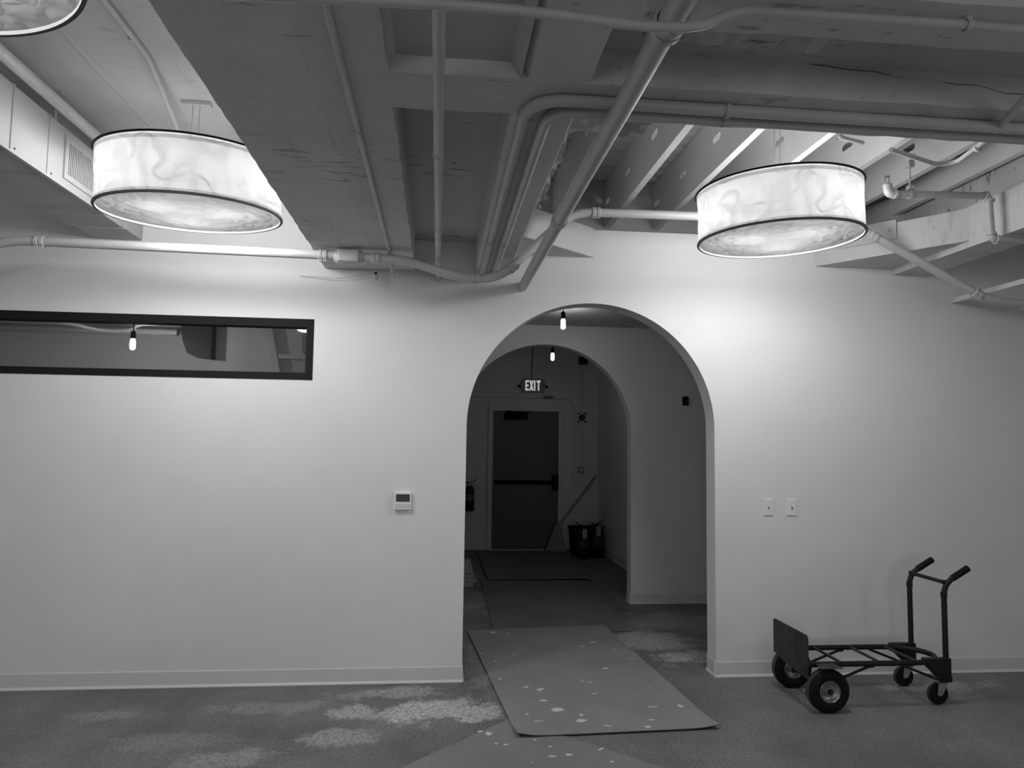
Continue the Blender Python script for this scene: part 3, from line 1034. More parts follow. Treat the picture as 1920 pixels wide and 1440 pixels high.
# sprinkler branch
sb = thing('sprinkler_branch', (2.575, 3.9, 3.06), 'white sprinkler branch with an upright head below the joists', 'pipe')
MB().tube(fillet([(2.60, 3.9, 3.061), (3.205, 3.9, 3.078), (3.215, 3.9, 2.818), (3.9, 3.9, 2.818)], 0.03, 5), 0.0205, 14).build('run', 'pipe_paint', sb, smooth=True, angle=50)
MB().tube(fillet([(2.625, 3.9, 3.061), (2.578, 3.9, 3.062), (2.572, 3.9, 3.115)], 0.03, 6), [0.0255] * 9, 14).build('elbow', 'pipe_paint', sb, smooth=True, angle=50)
for p, d in (((2.618, 3.9, 3.061), (1, 0, 0)), ((3.185, 3.9, 3.078), (1, 0, 0)), ((3.211, 3.9, 3.05), (0, 0, 1)), ((3.215, 3.9, 2.85), (0, 0, 1)), ((3.245, 3.9, 2.818), (1, 0, 0))):
    s, q, d = frame_at(p, d)
    MB().lathe([(0.022, -0.010), (0.0275, -0.008), (0.0275, 0.008), (0.022, 0.010)], p, (s, q, d), 16).build('elbow_collar', 'pipe_paint', sb, smooth=True, angle=30)
hd = MB()
hd.tube([(2.572, 3.9, 3.112), (2.572, 3.9, 3.125)], 0.010, 8)
for s in (-1, 1):
    hd.tube(fillet([(2.572 + s * 0.006, 3.9, 3.122), (2.572 + s * 0.014, 3.9, 3.134), (2.572 + s * 0.013, 3.9, 3.150), (2.572 + s * 0.004, 3.9, 3.160)], 0.006, 3), 0.003, 6)
hd.lathe([(0.0, 0.160), (0.017, 0.161), (0.017, 0.164), (0.0, 0.165)], (2.572, 3.9, 3.0), 'z', 12)
hd.build('sprinkler_head', 'zinc', sb)
hg = MB().tube([(2.712, 3.9, 3.09), (2.714, 3.9, 3.24)], 0.005, 8)
hg.lathe([(0.0235, -0.009), (0.0265, -0.009), (0.0265, 0.009), (0.0235, 0.009)], (2.708, 3.9, 3.0635), 'x', 16)
hg.box(2.698, 2.730, 3.885, 3.915, 3.09, 3.115)
hgo = hg.build('hanger', 'pipe_paint', sb)
MB().box(2.698, 2.732, 3.88, 3.92, 3.225, 3.265).tube([(2.735, 3.9, 3.26), (2.745, 3.9, 3.31)], 0.005, 6).build('hanger_clamp', 'pipe_paint', hgo)

# cable sensor under the soffit
se = thing('cable_gland', (-0.44, 4.90, 2.655), 'small capped sensor hanging under the soffit with a loose wire', 'sensor')
MB().lathe([(0.0, 0.0), (0.011, 0.0), (0.013, 0.04), (0.009, 0.045), (0.0, 0.045)], (-0.437, 4.90, 2.655), 'z', 12).build('body', 'pipe_paint', se, smooth=True)
MB().lathe([(0.0, 0.0), (0.010, 0.0), (0.010, 0.012), (0.0, 0.012)], (-0.44, 4.90, 2.70), 'z', 10).build('cap', 'black_metal', se)
MB().tube(fillet([(-0.95, 4.955, 2.685), (-0.80, 4.93, 2.675), (-0.68, 4.93, 2.668), (-0.58, 4.92, 2.688), (-0.45, 4.90, 2.712), (-0.38, 4.89, 2.716), (-0.325, 4.80, 2.70)], 0.08), 0.0022, 6).build('wire', 'pipe_paint', se)

# ------------------------------------------------------------------ duct with grille
du = thing('air_duct', (-2.16, 4.0, 2.89), 'boxed white air duct high on the left with a supply grille', 'duct')
DX0, DX1, DZ0, DZ1 = -2.34, -1.983, 2.895, 3.205
MB().box(DX0, DX1, 0.5, 4.42, DZ0, DZ1).build('body', 'duct_paint', du, bevel=0.003)
MB().box(-2.32, -1.990, 4.42, 4.70, DZ0 - 0.004, DZ1 - 0.01).build('collar', 'duct_paint', du, bevel=0.003)
MB().box(-2.275, -1.978, 4.70, YW - 0.002, DZ0 - 0.010, DZ1 - 0.02).build('end_section', 'duct_paint', du, bevel=0.003)
for y in (2.6, 3.28, 3.465, 3.78):
    MB().box(DX0 - 0.006, DX1 + 0.004, y - 0.005, y + 0.005, DZ0 - 0.004, DZ1 + 0.004).build('seam', 'duct_paint', du)
for y in (3.50, 3.82):
    MB().lathe([(0.0, 0.0), (0.006, 0.0), (0.004, 0.004), (0.0, 0.004)], (DX1, y, DZ0 + 0.02), 'x', 8).build('screw', 'screw_dark', du)
MB().box(DX1 - 0.012, DX1 + 0.008, 0.5, 4.42, DZ0 - 0.010, DZ0).build('corner_angle', 'duct_paint', du)
gr = MB()
gy0, gy1, gz0, gz1 = 3.93, 4.36, 2.935, 3.165
gx = DX1
for a, b, c, d in ((gy0, gy1, gz0, gz0 + 0.03), (gy0, gy1, gz1 - 0.03, gz1), (gy0, gy0 + 0.035, gz0 + 0.03, gz1 - 0.03), (gy1 - 0.035, gy1, gz0 + 0.03, gz1 - 0.03)):
    gr.box(gx, gx + 0.010, a, b, c, d)
gro = gr.build('grille', 'duct_paint', du)
MB().box(gx, gx + 0.002, gy0 + 0.035, gy1 - 0.035, gz0 + 0.03, gz1 - 0.03).build('grille_opening', 'grille_dark', gro)
slat0 = None
k = 0
y = gy0 + 0.045
while y < gy1 - 0.04:
    if slat0 is None:
        slat0 = MB().box(gx + 0.002, gx + 0.009, y, y + 0.009, gz0 + 0.03, gz1 - 0.03).build('slat', 'duct_paint', gro)
        ys0 = y
    else:
        o = slat0.copy()
        COL.objects.link(o)
        o.location.y = slat0.location.y + (y - ys0)
    y += 0.019
MB().tube([(-2.0, 3.86, ZL), (-2.0, 3.86, DZ1)], 0.008, 8).build('hanger_rod', 'pipe_paint', du)
MB().box(-2.03, -1.97, 3.845, 3.875, ZL - 0.006, ZL).build('hanger_foot', 'pipe_paint', du)

# ------------------------------------------------------------------ wall devices
th = thing('thermostat', (-0.226, YW, 1.125), 'square white wall thermostat with dark screen left of the arch', 'thermostat')
cx, cz = -0.226, 1.186
MB().box(cx - 0.056, cx + 0.058, YW - 0.024, YW - 0.001, cz - 0.06, cz + 0.06).build('body', 'white_plastic', th, bevel=0.006, segs=3)
MB().box(cx - 0.043, cx + 0.047, YW - 0.0256, YW - 0.024, cz - 0.005, cz + 0.044).build('screen', 'screen_dark', th)
for r in range(2):
    for k in range(6):
        bxp = cx - 0.039 + k * 0.0165
        bzp = cz - 0.026 - r * 0.015
        MB().lathe([(0.0, 0.0), (0.0042, 0.0), (0.0042, 0.0012), (0.0, 0.0012)], (bxp, YW - 0.0253, bzp), 'y', 10).build('button', 'button_grey', th)


def switch(x, z, label):
    t = thing('light_switch', (x, YW, z - 0.057), label, 'light switch', 'toggle light switches')
    MB().box(x - 0.035, x + 0.035, YW - 0.007, YW - 0.0005, z - 0.057, z + 0.057).build('plate', 'white_plastic', t, bevel=0.004)
    MB().box(x - 0.006, x + 0.006, YW - 0.008, YW - 0.006, z - 0.013, z + 0.013).build('slot', 'button_grey', t)
    MB().prism([(YW - 0.006, z - 0.006), (YW - 0.020, z + 0.006), (YW - 0.018, z + 0.013), (YW - 0.006, z + 0.008)], 'x', x - 0.004, x + 0.004).build('toggle', 'white_plastic', t)
    for s in (-1, 1):
        MB().lathe([(0.0, -0.001), (0.003, -0.001), (0.003, 0.001), (0.0, 0.001)], (x, YW - 0.0075, z + s * 0.03), 'y', 8).build('screw', 'white_plastic', t)


switch(2.322, 1.154, 'white toggle switch plate nearer the arch')
switch(2.494, 1.154, 'white toggle switch plate on the right, farther from the arch')
bxo = thing('wall_box', (2.495, YM, 1.98), 'small black box on the shaded wall inside the arch', 'box')
MB().box(2.468, 2.522, YM - 0.04, YM - 0.0005, 1.978, 2.066).build('body', 'black_metal', bxo, bevel=0.003)
MB().box(2.480, 2.510, YM - 0.046, YM - 0.04, 1.99, 2.03).build('lens', 'screen_dark', bxo)

# ------------------------------------------------------------------ exit door and the far wall
dr = thing('door_1', (1.29, YF, 0), 'dark exit door with push bar at the end of the corridor', None, None, 'structure')
MB().box(0.805, 1.78, YF - 0.03, YF - 0.001, 0.012, 2.03).build('leaf', 'door_dark', dr, bevel=0.003)
MB().box(0.735, 0.805, YF - 0.055, YF - 0.0005, 0, 2.03).build('frame_jamb', 'frame_paint', dr, bevel=0.004)
MB().box(1.78, 1.865, YF - 0.055, YF - 0.0005, 0, 2.03).build('frame_jamb', 'frame_paint', dr, bevel=0.004)
MB().box(0.735, 1.865, YF - 0.055, YF - 0.0005, 2.03, 2.145).build('frame_head', 'frame_paint', dr, bevel=0.004)
MB().box(0.80, 1.79, YF - 0.06, YF - 0.005, 0, 0.012).build('threshold', 'zinc', dr)
pbr = MB().box(0.835, 1.70, YF - 0.095, YF - 0.05, 0.955, 1.015).box(0.84, 0.88, YF - 0.06, YF - 0.03, 0.965, 1.005).build('push_bar', 'black_metal', dr, bevel=0.006)
MB().box(1.685, 1.775, YF - 0.10, YF - 0.03, 0.875, 1.10).build('latch_case', 'black_metal', pbr, bevel=0.006)
cs = MB().box(0.966, 1.31, YF - 0.10, YF - 0.03, 1.905, 2.0).build('closer', 'black_metal', dr, bevel=0.006)
MB().box(1.0, 1.36, YF - 0.09, YF - 0.075, 2.005, 2.02).box(1.0, 1.06, YF - 0.09, YF - 0.055, 2.005, 2.035).build('closer_arm', 'black_metal', cs)

ex = thing('exit_sign', (1.39, YF, 2.30), 'small lit EXIT sign above the corridor door', 'exit sign')
MB().prism([(1.22, 2.33), (1.235, 2.31), (1.545, 2.31), (1.56, 2.33), (1.575, 2.38), (1.575, 2.44), (1.56, 2.49), (1.545, 2.51), (1.235, 2.51), (1.22, 2.49), (1.205, 2.44), (1.205, 2.38)],
           'y', YF - 0.05, YF - 0.001).build('housing', 'sign_grey', ex, bevel=0.004)
for sx in (1.185, 1.595):
    MB().lathe([(0.0, -0.02), (0.02, -0.02), (0.02, 0.02), (0.0, 0.02)], (sx, YF - 0.025, 2.40), 'y', 10).build('side_lug', 'black_metal', ex)
MB().tube([(1.37, YF - 0.012, 2.51), (1.372, YF - 0.012, 2.68), (1.385, YF - 0.012, 3.02)], 0.006, 6).build('cable', 'black_metal', ex)
LET = {'E': [(0, 0, .32, 1), (.32, .82, .95, 1), (.32, .41, .85, .58), (.32, 0, .95, .18)], 'I': [(.3, 0, .7, 1)], 'T': [(0, .8, 1, 1), (.34, 0, .68, .8)]}
lx = 1.275
for ch, lw in (('E', .055), ('X', .062), ('I', .05), ('T', .058)):
    mb = MB()
    z0, hh = 2.338, 0.152
    if ch == 'X':
        for s in (0, 1):
            a, b = (0.0, 0.66) if s == 0 else (0.66, 0.0)
            mb.prism([(lx + lw * a, z0), (lx + lw * (a + .34), z0), (lx + lw * (b + .34), z0 + hh), (lx + lw * b, z0 + hh)], 'y', YF - 0.054 - s * 0.0005, YF - 0.05)
    else:
        for a, b, c, d in LET[ch]:
            mb.box(lx + lw * a, lx + lw * c, YF - 0.054, YF - 0.05, z0 + hh * b, z0 + hh * d)
    mb.build('letter', 'exit_letter', ex)
    lx += lw + (0.004 if ch != 'X' else -0.008)

cf = thing('wall_conduit', (2.13, YF, 1.1), 'vertical conduit with bell box and junction box beside the exit door', 'conduit')
MB().tube([(2.13, YF - 0.014, 1.20), (2.135, YF - 0.014, 2.78)], 0.011, 8).build('run', 'frame_paint', cf)
MB().box(2.075, 2.165, YF - 0.05, YF - 0.001, 1.125, 1.22).build('junction_box', 'sign_grey', cf, bevel=0.004)
MB().lathe([(0.0, -0.03), (0.03, -0.03), (0.03, 0.0), (0.0, 0.0)], (2.12, YF - 0.05, 1.172), 'y', 14).build('cover_disc', 'frame_paint', cf)
MB().lathe([(0.0, -0.06), (0.03, -0.055), (0.045, -0.03), (0.045, 0.0), (0.0, 0.0)], (2.133, YF - 0.03, 1.95), 'y', 16).build('bell', 'dark_panel', cf)
for sx, sz in ((-1, 1), (1, 1), (-1, -1), (1, -1)):
    MB().box(2.133 + sx * 0.05 - 0.012, 2.133 + sx * 0.05 + 0.012, YF - 0.04, YF - 0.001, 1.95 + sz * 0.06 - 0.012, 1.95 + sz * 0.06 + 0.012).build('bell_lug', 'dark_panel', cf)
em = thing('wall_speaker', (2.14, YF, 2.75), 'dark box high in the corner above the corridor conduit', 'speaker box')
MB().prism([(YF - 0.12, 2.86), (YF - 0.08, 2.745), (YF - 0.001, 2.745), (YF - 0.001, 2.86)], 'x', 2.08, 2.20).build('body', 'dark_panel', em, bevel=0.004)
MB().box(2.095, 2.185, YF - 0.126, YF - 0.118, 2.775, 2.845).build('grille', 'black_metal', em)
pipe('wall_conduit', [(-0.55, YF - 0.012, 2.235), (1.93, YF - 0.012, 2.225), (2.015, YF - 0.012, 2.14), (2.015, YF - 0.012, 1.08)], 0.009,
     'conduit running over the exit door and down its right side', 'conduit', 0.07)
MB().box(1.99, 2.04, YF - 0.035, YF - 0.001, 0.985, 1.08).build('outlet_box', 'frame_paint', bpy.data.objects['wall_conduit.001'], bevel=0.003)
dv = thing('door_sensor', (1.62, YF, 2.22), 'flat motion sensor above the exit door frame', 'sensor')
MB().box(1.55, 1.70, YF - 0.06, YF - 0.001, 2.225, 2.265).build('body', 'sign_grey', dv, bevel=0.008, segs=3)
MB().box(1.57, 1.68, YF - 0.063, YF - 0.058, 2.228, 2.240).build('lens', 'dark_panel', dv)
pk = thing('wall_plate', (0.516, YF, 1.9), 'small pale plate on the block wall left of the exit door', 'plate')
MB().box(0.495, 0.538, YF - 0.012, YF - 0.0005, 1.895, 1.968).build('cover', 'pipe_paint', pk, bevel=0.003)
MB().box(0.508, 0.524, YF - 0.016, YF - 0.012, 1.92, 1.945).build('key', 'white_plastic', pk)


def extinguisher(x, y, z, h, r, label, turn=0, tagged=True, bracket=False):
    fit = 'zinc' if bracket else 'rubber'
    t = thing('fire_extinguisher', (x, y, z), label, 'fire extinguisher', 'fire extinguishers in the corridor')
    bh = h * 0.74
    MB().lathe([(0.0, 0.0), (r * 0.9, 0.0), (r, 0.012), (r, bh * 0.82), (r * 0.93, bh * 0.9), (r * 0.65, bh * 0.97), (r * 0.3, bh), (0.0, bh)], (x, y, z), 'z', 24).build(
        'cylinder', 'extinguisher_body', t, smooth=True, angle=40)
    MB().lathe([(0.0, 0.0), (0.018, 0.0), (0.02, 0.03), (0.012, 0.05), (0.0, 0.05)], (x, y, z + bh), 'z', 12).build('valve', fit, t, smooth=True)
    c, s = math.cos(turn), math.sin(turn)

    def Q(a, b):
        return (x + a * c, y + a * s, z + b)
    MB().tube([Q(-0.01, bh + 0.045), Q(0.06, bh + 0.075), Q(0.11, bh + 0.10)], 0.007, 8).build('squeeze_lever', fit, t)
    MB().tube([Q(-0.01, bh + 0.03), Q(0.07, bh + 0.025), Q(0.125, bh - 0.005)], 0.007, 8).build('carry_handle', fit, t)
    MB().tube(fillet([Q(-0.01, bh + 0.03), Q(-r * 0.75, bh + 0.06), Q(-r - 0.03, bh * 0.9), Q(-r - 0.018, bh * 0.4)], 0.06), 0.009, 8).build('hose', 'rubber', t, smooth=True)
    MB().lathe([(r + 0.0008, bh * 0.42), (r + 0.0008, bh * 0.66)], (x, y, z), 'z', 24).build('label_band', 'label_pale' if bracket else 'sign_dark', t, smooth=True)
    if tagged:
        MB().box(x - 0.03, x + 0.03, y - r - 0.012, y - r - 0.010, z + bh * 0.74, z + bh * 1.06).build('inspection_tag', 'tag_pale', t)
    if bracket:
        MB().box(x - 0.02, x + 0.02, y + r * 0.9, YF - 0.0005, z + 0.02, z + h * 0.8).build('wall_bracket', 'black_metal', t)
        MB().lathe([(r + 0.002, bh * 0.36), (r + 0.004, bh * 0.38), (r + 0.002, bh * 0.40)], (x, y, z), 'z', 24).build('bracket_band', 'black_metal', t)
    return t


extinguisher(0.475, YF - 0.085, 0.567, 0.49, 0.068, 'fire extinguisher hanging on the block wall left of the door', 0.0, False, True)
extinguisher(2.0, 9.90, 0.0, 0.53, 0.088, 'tagged fire extinguisher standing on the corridor floor, nearer the door', 2.9, True)
extinguisher(2.215, 10.02, 0.0, 0.56, 0.092, 'tagged fire extinguisher standing in the corridor corner against the wall', 0.2, True)
cr = thing('plastic_crate', (2.1, 10.3, 0), 'dark plastic crate behind the standing extinguishers', 'crate')
MB().prism([(1.92, 0), (2.28, 0), (2.31, 0.38), (1.89, 0.38)], 'y', 10.14, 10.17).prism([(1.92, 0), (2.28, 0), (2.31, 0.38), (1.89, 0.38)], 'y', 10.42, 10.45).box(1.92, 2.28, 10.15, 10.44, 0.0, 0.02).build('shell', 'black_metal', cr)
MB().prism([(1.92, 0), (1.95, 0), (1.92, 0.38), (1.89, 0.38)], 'y', 10.16, 10.43).prism([(2.25, 0), (2.28, 0), (2.31, 0.38), (2.28, 0.38)], 'y', 10.16, 10.43).build('side_wall', 'black_metal', cr)
MB().box(1.88, 2.32, 10.125, 10.145, 0.365, 0.39).box(1.88, 2.32, 10.445, 10.465, 0.365, 0.39).build('rim', 'rubber', cr)
bo = thing('broom', (1.68, 10.45, 0), 'straw broom leaning in the corner beside the exit door', 'broom')
MB().tube([(1.765, 10.56, 0.36), (2.355, 10.73, 1.09)], 0.017, 8).build('handle', 'broom_handle', bo)
MB().add([(1.56, 10.49, 0.0), (1.88, 10.49, 0.0), (1.86, 10.60, 0.0), (1.58, 10.60, 0.0), (1.71, 10.53, 0.35), (1.80, 10.53, 0.35), (1.80, 10.58, 0.38), (1.71, 10.58, 0.38)],
         [(3, 2, 1, 0), (4, 5, 6, 7), (0, 1, 5, 4), (1, 2, 6, 5), (2, 3, 7, 6), (3, 0, 4, 7)]).build('bristles', 'broom_straw', bo, bevel=0.01)
MB().box(1.705, 1.805, 10.525, 10.585, 0.34, 0.385).build('binding', 'sign_grey', bo)

# plank pile left of the corridor runner
pz = 0.0
names = ['lowest board of the short pile at the left of the corridor', 'second board up in the short corridor pile', 'third board up in the short corridor pile',
         'fourth board up in the short corridor pile', 'fifth board up in the short corridor pile', 'top board of the short pile at the left of the corridor']
for i, (xr, hh_) in enumerate(((0.418, 0.048), (0.452, 0.046), (0.425, 0.05), (0.412, 0.044), (0.398, 0.05), (0.385, 0.044))):
    mb = MB().box(-0.25, xr, 8.06 + 0.01 * (i % 3), 8.24 + 0.012 * (i % 2), pz + 0.001, pz + hh_)
    tag(mb.build('timber_board', 'wood_plank', base=(0.1, 8.15, pz), bevel=0.003), names[i], 'board', 'boards piled in the corridor')
    pz += hh_

# ------------------------------------------------------------------ floor protection boards


def sheet(poly, z0, z1, mat, label, curl=()):
    """thin board; curl: list of (corner index, lift)"""
    pts = [Vector((a, b, 0)) for a, b in poly]
    nu, nv = 14, 14
    vs_, fs = [], []
    for layer, z in ((0, z0), (1, z1)):
        for j in range(nv + 1):
            for i in range(nu + 1):
                u, v = i / nu, j / nv
                p = pts[0] * (1 - u) * (1 - v) + pts[1] * u * (1 - v) + pts[2] * u * v + pts[3] * (1 - u) * v
                zz = z + 0.0015 * (0.5 + 0.5 * noise.noise(p * 2.3))
                for c, lift in curl:
                    d = (p - pts[c]).length
                    zz += lift * max(0, 1 - d / 0.16) ** 2
                vs_.append((p.x, p.y, zz))
    W = nu + 1
    Lc = W * (nv + 1)
    for j in range(nv):
        for i in range(nu):
            a = j * W + i
            fs.append((a, a + W, a + W + 1, a + 1))
            fs.append((Lc + a, Lc + a + 1, Lc + a + W + 1, Lc + a + W))
    ring = [i for i in range(W)] + [j * W + nu for j in range(1, nv + 1)] + [nv * W + i for i in range(nu - 1, -1, -1)] + [j * W for j in range(nv - 1, 0, -1)]
    for k in range(len(ring)):
        a, b = ring[k], ring[(k + 1) % len(ring)]
        fs.append((a, b, Lc + b, Lc + a))
    c = sum(pts, Vector()) / 4
    t = thing('floor_board', (c.x, c.y, 0), label, 'floor covering', 'floor protection boards')
    MB().add(vs_, fs).build('board', mat, t)
    return t


s0 = sheet([(0.445, 4.303), (-0.41, 3.433), (1.332, 1.722), (2.187, 2.592)], 0.0005, 0.004, 'sheet_front', 'angled protection board in the foreground, mostly cut off by the frame')
s1 = sheet([(0.277, 6.213), (1.464, 6.334), (1.605, 4.075), (0.459, 4.020)], 0.009, 0.013, 'sheet_spattered', 'paint-spattered protection board lying through the arch', [(2, 0.018), (3, 0.02)])
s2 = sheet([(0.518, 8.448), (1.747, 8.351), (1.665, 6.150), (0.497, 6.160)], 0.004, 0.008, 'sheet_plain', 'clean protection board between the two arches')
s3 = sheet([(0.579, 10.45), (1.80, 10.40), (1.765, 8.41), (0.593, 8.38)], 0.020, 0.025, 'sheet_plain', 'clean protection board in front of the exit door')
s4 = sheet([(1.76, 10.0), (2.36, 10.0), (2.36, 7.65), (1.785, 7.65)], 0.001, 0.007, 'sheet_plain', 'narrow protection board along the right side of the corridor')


def splat(parent, x, y, r, z, asp, ang, seed, hollow=False):
    n = 18
    pts = []
    for k in range(n):
        a = 2 * math.pi * k / n
        rr = r * (1 + 0.45 * noise.noise(Vector((math.cos(a) * 1.3, math.sin(a) * 1.3, seed))))
        px, py = rr * math.cos(a), rr * asp * math.sin(a)
        pts.append((x + px * math.cos(ang) - py * math.sin(ang), y + px * math.sin(ang) + py * math.cos(ang)))
    MB().prism(pts, 'z', z, z + 0.0012).build('paint_splat', 'paint_white', parent)


SP = [(0.49, 6.136, .030, .6, .5), (0.60, 6.10, .020, .5, .9), (0.738, 4.392, .042, .62, .1), (0.685, 4.743, .030, .55, .8), (0.603, 4.798, .022, .5, .7), (0.846, 4.214, .030, .7, .1),
      (1.202, 5.147, .024, .5, .0), (0.864, 4.30, .014, .9, .5), (0.674, 4.545, .026, .45, -.3), (1.017, 4.645, .014, .5, 0), (1.03, 4.86, .016, .4, 0), (1.258, 5.814, .030, .35, .2),
      (1.14, 5.70, .018, .4, -.6), (1.49, 4.40, .015, 1.5, .3), (1.32, 4.40, .028, .2, .1), (1.25, 4.20, .022, .3, 0), (1.20, 4.10, .018, .8, 0), (0.98, 4.13, .02, .3, -.6),
      (0.60, 4.22, .03, .15, .2), (0.444, 4.963, .013, .8, 0), (0.60, 5.5, .012, .6, 0), (0.93, 5.46, .012, .4, .4), (1.45, 5.35, .010, .8, 0), (0.55, 4.33, .009, 1, 0), (1.37, 5.60, .010, .7, 0)]
for i, (x, y, r, a, an) in enumerate(SP):
    splat(s1, x, y, r, 0.0136, a, an, i * 3.1)
for i, (x, y, r, a, an) in enumerate([(0.265, 4.12, .016, .6, .5), (0.31, 4.085, .018, 1.2, .3), (0.388, 3.939, .014, .6, .2), (0.61, 3.782, .022, .35, 0), (0.699, 3.795, .018, .7, .4),
                                      (0.879, 3.85, .020, .4, .7), (0.62, 3.90, .008, 1, 0), (0.90, 3.70, .010, .8, 0), (0.34, 3.955, .008, 1, 0), (0.55, 3.99, .012, .5, -.8)]):
    splat(s0, x, y, r, 0.0046, a, an, 90 + i * 2.7)

# ------------------------------------------------------------------ convertible hand truck
tk = thing('hand_truck', (2.7, 4.5, 0), 'black convertible hand truck parked flat as a platform cart', 'hand truck')
NY, FY = 4.335, 4.685
WXc = 2.362


def wheel(y, side):
    R = 0.127
    ty = MB().lathe([(0.066, -0.036), (0.085, -0.042), (0.108, -0.040), (0.121, -0.030), (0.127, -0.012), (0.127, 0.012), (0.121, 0.030), (0.108, 0.040), (0.085, 0.042), (0.066, 0.036)],
                    (WXc, y, R), 'y', 40).build('wheel', 'rubber', tk, smooth=True, angle=50)
    tag(ty, 'fat pneumatic tyre with pale metal hub')
    MB().lathe([(0.1275, -0.022), (0.1285, -0.018), (0.1285, 0.018), (0.1275, 0.022)], (WXc, y, R), 'y', 40).build('tread', 'tread_rubber', ty, smooth=True)
    for s in (-1, 1):
        MB().lathe([(0.066, s * 0.034), (0.062, s * 0.038), (0.056, s * 0.030), (0.040, s * 0.022), (0.030, s * 0.020), (0.026, s * 0.034), (0.018, s * 0.034), (0.016, s * 0.022), (0.0, s * 0.022)],
                   (WXc, y, R), 'y', 28).build('rim', 'hub_metal', ty, smooth=True, angle=40)
        MB().lathe([(0.0, s * 0.0225), (0.0155, s * 0.0225), (0.0155, s * 0.036), (0.012, s * 0.036), (0.0, s * 0.028)], (WXc, y, R), 'y', 14).build('bearing_cap', 'black_metal', ty)
    return ty


wheel(4.290, -1)
wheel(4.735, 1)
MB().tube([(WXc, 4.25, 0.127), (WXc, 4.775, 0.127)], 0.009, 10).build('axle', 'truck_worn', tk, smooth=True)
RZ = 0.265
loop = [(2.255, NY, RZ), (2.95, NY, RZ)]
for k in range(1, 12):
    a = -math.pi / 2 + math.pi * k / 12
    loop.append((2.95 + 0.235 * math.cos(a), (NY + FY) / 2 + (FY - NY) / 2 * math.sin(a), RZ))
loop += [(2.95, FY, RZ), (2.255, FY, RZ)]
MB().tube(loop, 0.0165, 14).build('frame_loop', 'truck_paint', tk, smooth=True, angle=60)
for xf, xn in ((2.50, 2.475), (2.755, 2.715), (3.0, 2.955)):
    MB().tube([((xf + xn) / 2, FY, RZ + 0.004), ((xf + xn) / 2, NY, RZ + 0.004)], 0.009, 10).build('rung', 'truck_worn', tk, smooth=True)
npm = MB().prism([(4.285, 0.215), (4.33, 0.20), (4.44, 0.20), (4.56, 0.205), (4.735, 0.235), (4.735, 0.435), (4.720, 0.450), (4.300, 0.450), (4.285, 0.435)], 'x', 2.238, 2.246)
npl = npm.build('nose_plate', 'truck_worn', tk, bevel=0.002)
tag(npl, 'scuffed steel nose plate')
for y in (NY, FY):
    MB().box(2.246, 2.262, y - 0.02, y + 0.02, 0.235, 0.29).build('gusset', 'truck_paint', npl)
for y in (NY + 0.004, FY - 0.004):
    MB().prism([(2.345, 0.262), (2.385, 0.262), (2.45, 0.17), (2.385, 0.110), (2.340, 0.110)], 'y', y - 0.003, y + 0.003).build('axle_bracket', 'truck_paint', tk)
    MB().tube([(2.44, y, 0.165), (2.655, y, 0.245), (2.69, y, 0.247)], 0.0085, 8).build('wheel_strut', 'truck_paint', tk, smooth=True)
    MB().tube([(2.88, y + 0.012, 0.248), (3.135, y + 0.012, 0.150)], 0.008, 8).build('caster_strut', 'truck_paint', tk, smooth=True)
for y0_, y1_ in ((4.232, 4.322), (4.698, 4.788)):
    MB().add([(2.295, y0_, 0.268), (2.435, y0_, 0.268), (2.425, y1_, 0.272), (2.305, y1_, 0.272), (2.295, y0_, 0.271), (2.435, y0_, 0.271), (2.425, y1_, 0.275), (2.305, y1_, 0.275)],
             [(3, 2, 1, 0), (4, 5, 6, 7), (0, 1, 5, 4), (1, 2, 6, 5), (2, 3, 7, 6), (3, 0, 4, 7)]).build('fender', 'truck_worn', tk)
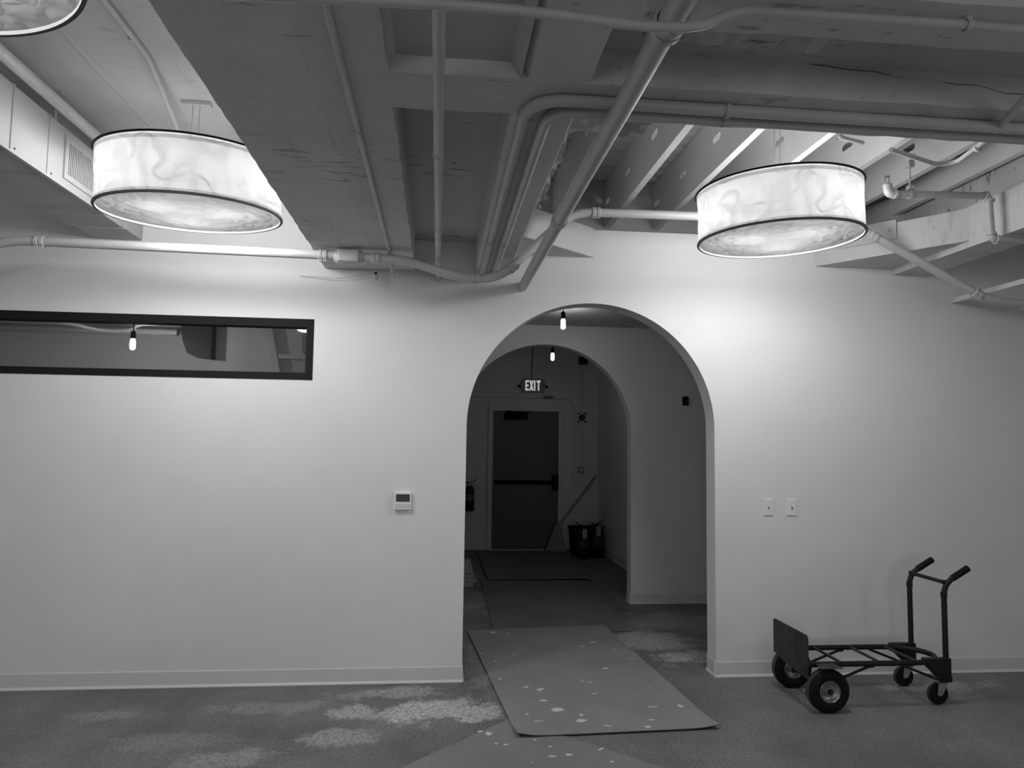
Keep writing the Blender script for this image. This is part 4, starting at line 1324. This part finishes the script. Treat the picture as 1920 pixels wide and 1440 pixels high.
for y, cy in ((4.362, 4.377), (4.698, 4.712)):
    hx = 3.182
    path = fillet([(hx, y, 0.16), (hx, y, 0.735), (3.345, y, 0.830)], 0.075, 8)
    ps = MB().tube(path, 0.0165, 14).build('handle_post', 'truck_paint', tk, smooth=True, angle=60)
    MB().tube([(3.243, y, 0.771), (3.35, y, 0.833)], [0.0205, 0.021], 14).build('grip', 'rubber', ps, smooth=True, angle=60)
    MB().lathe([(0.0, 0.0), (0.0195, 0.0), (0.0195, 0.03), (0.0, 0.03)], (hx, y, 0.655), 'z', 14).build('collar', 'truck_paint', ps, smooth=True)
    for hz in (0.41, 0.60):
        MB().lathe([(0.0, 0.0), (0.005, 0.0), (0.005, 0.002), (0.0, 0.002)], (hx + 0.004, y - 0.018, hz), 'y', 8).build('pin_hole', 'black_metal', ps)
    MB().prism([(3.03, 0.285), (3.205, 0.285), (3.205, 0.165), (3.12, 0.165), (3.03, 0.255)], 'y', y - 0.020, y + 0.020).build('socket_bracket', 'truck_paint', tk, bevel=0.004)
    MB().box(3.155, 3.208, y - 0.022, y + 0.022, 0.140, 0.175).build('socket_foot', 'truck_paint', tk, bevel=0.004)
    cst = MB().prism([(3.115, 0.062), (3.128, 0.055), (3.148, 0.060), (3.185, 0.128), (3.185, 0.140), (3.125, 0.140)], 'y', cy - 0.024, cy - 0.021)
    cst.prism([(3.115, 0.062), (3.128, 0.055), (3.148, 0.060), (3.185, 0.128), (3.185, 0.140), (3.125, 0.140)], 'y', cy + 0.021, cy + 0.024)
    cst.box(3.120, 3.188, cy - 0.024, cy + 0.024, 0.134, 0.141)
    co = cst.build('caster_fork', 'zinc', tk)
    cw = MB().lathe([(0.0, -0.015), (0.050, -0.016), (0.060, -0.016), (0.0635, -0.011), (0.0635, 0.011), (0.060, 0.016), (0.050, 0.016), (0.0, 0.015)], (3.130, cy, 0.0635), 'y', 32)
    wv = cw.build('caster_wheel', 'rubber', tk, smooth=True, angle=40)
    MB().lathe([(0.0625, -0.013), (0.0645, -0.010), (0.0645, 0.010), (0.0625, 0.013)], (3.130, cy, 0.0640), 'y', 32).build('caster_tread', 'tread_rubber', wv, smooth=True)
    MB().tube([(3.130, cy - 0.027, 0.0635), (3.130, cy + 0.027, 0.0635)], 0.007, 8).build('caster_bolt', 'zinc', wv)
MB().tube([(3.192, 4.362, 0.745), (3.192, 4.40, 0.745), (3.192, 4.66, 0.745), (3.192, 4.698, 0.745)], [0.016, 0.0125, 0.0125, 0.016], 12).build('cross_bar', 'truck_paint', tk, smooth=True)
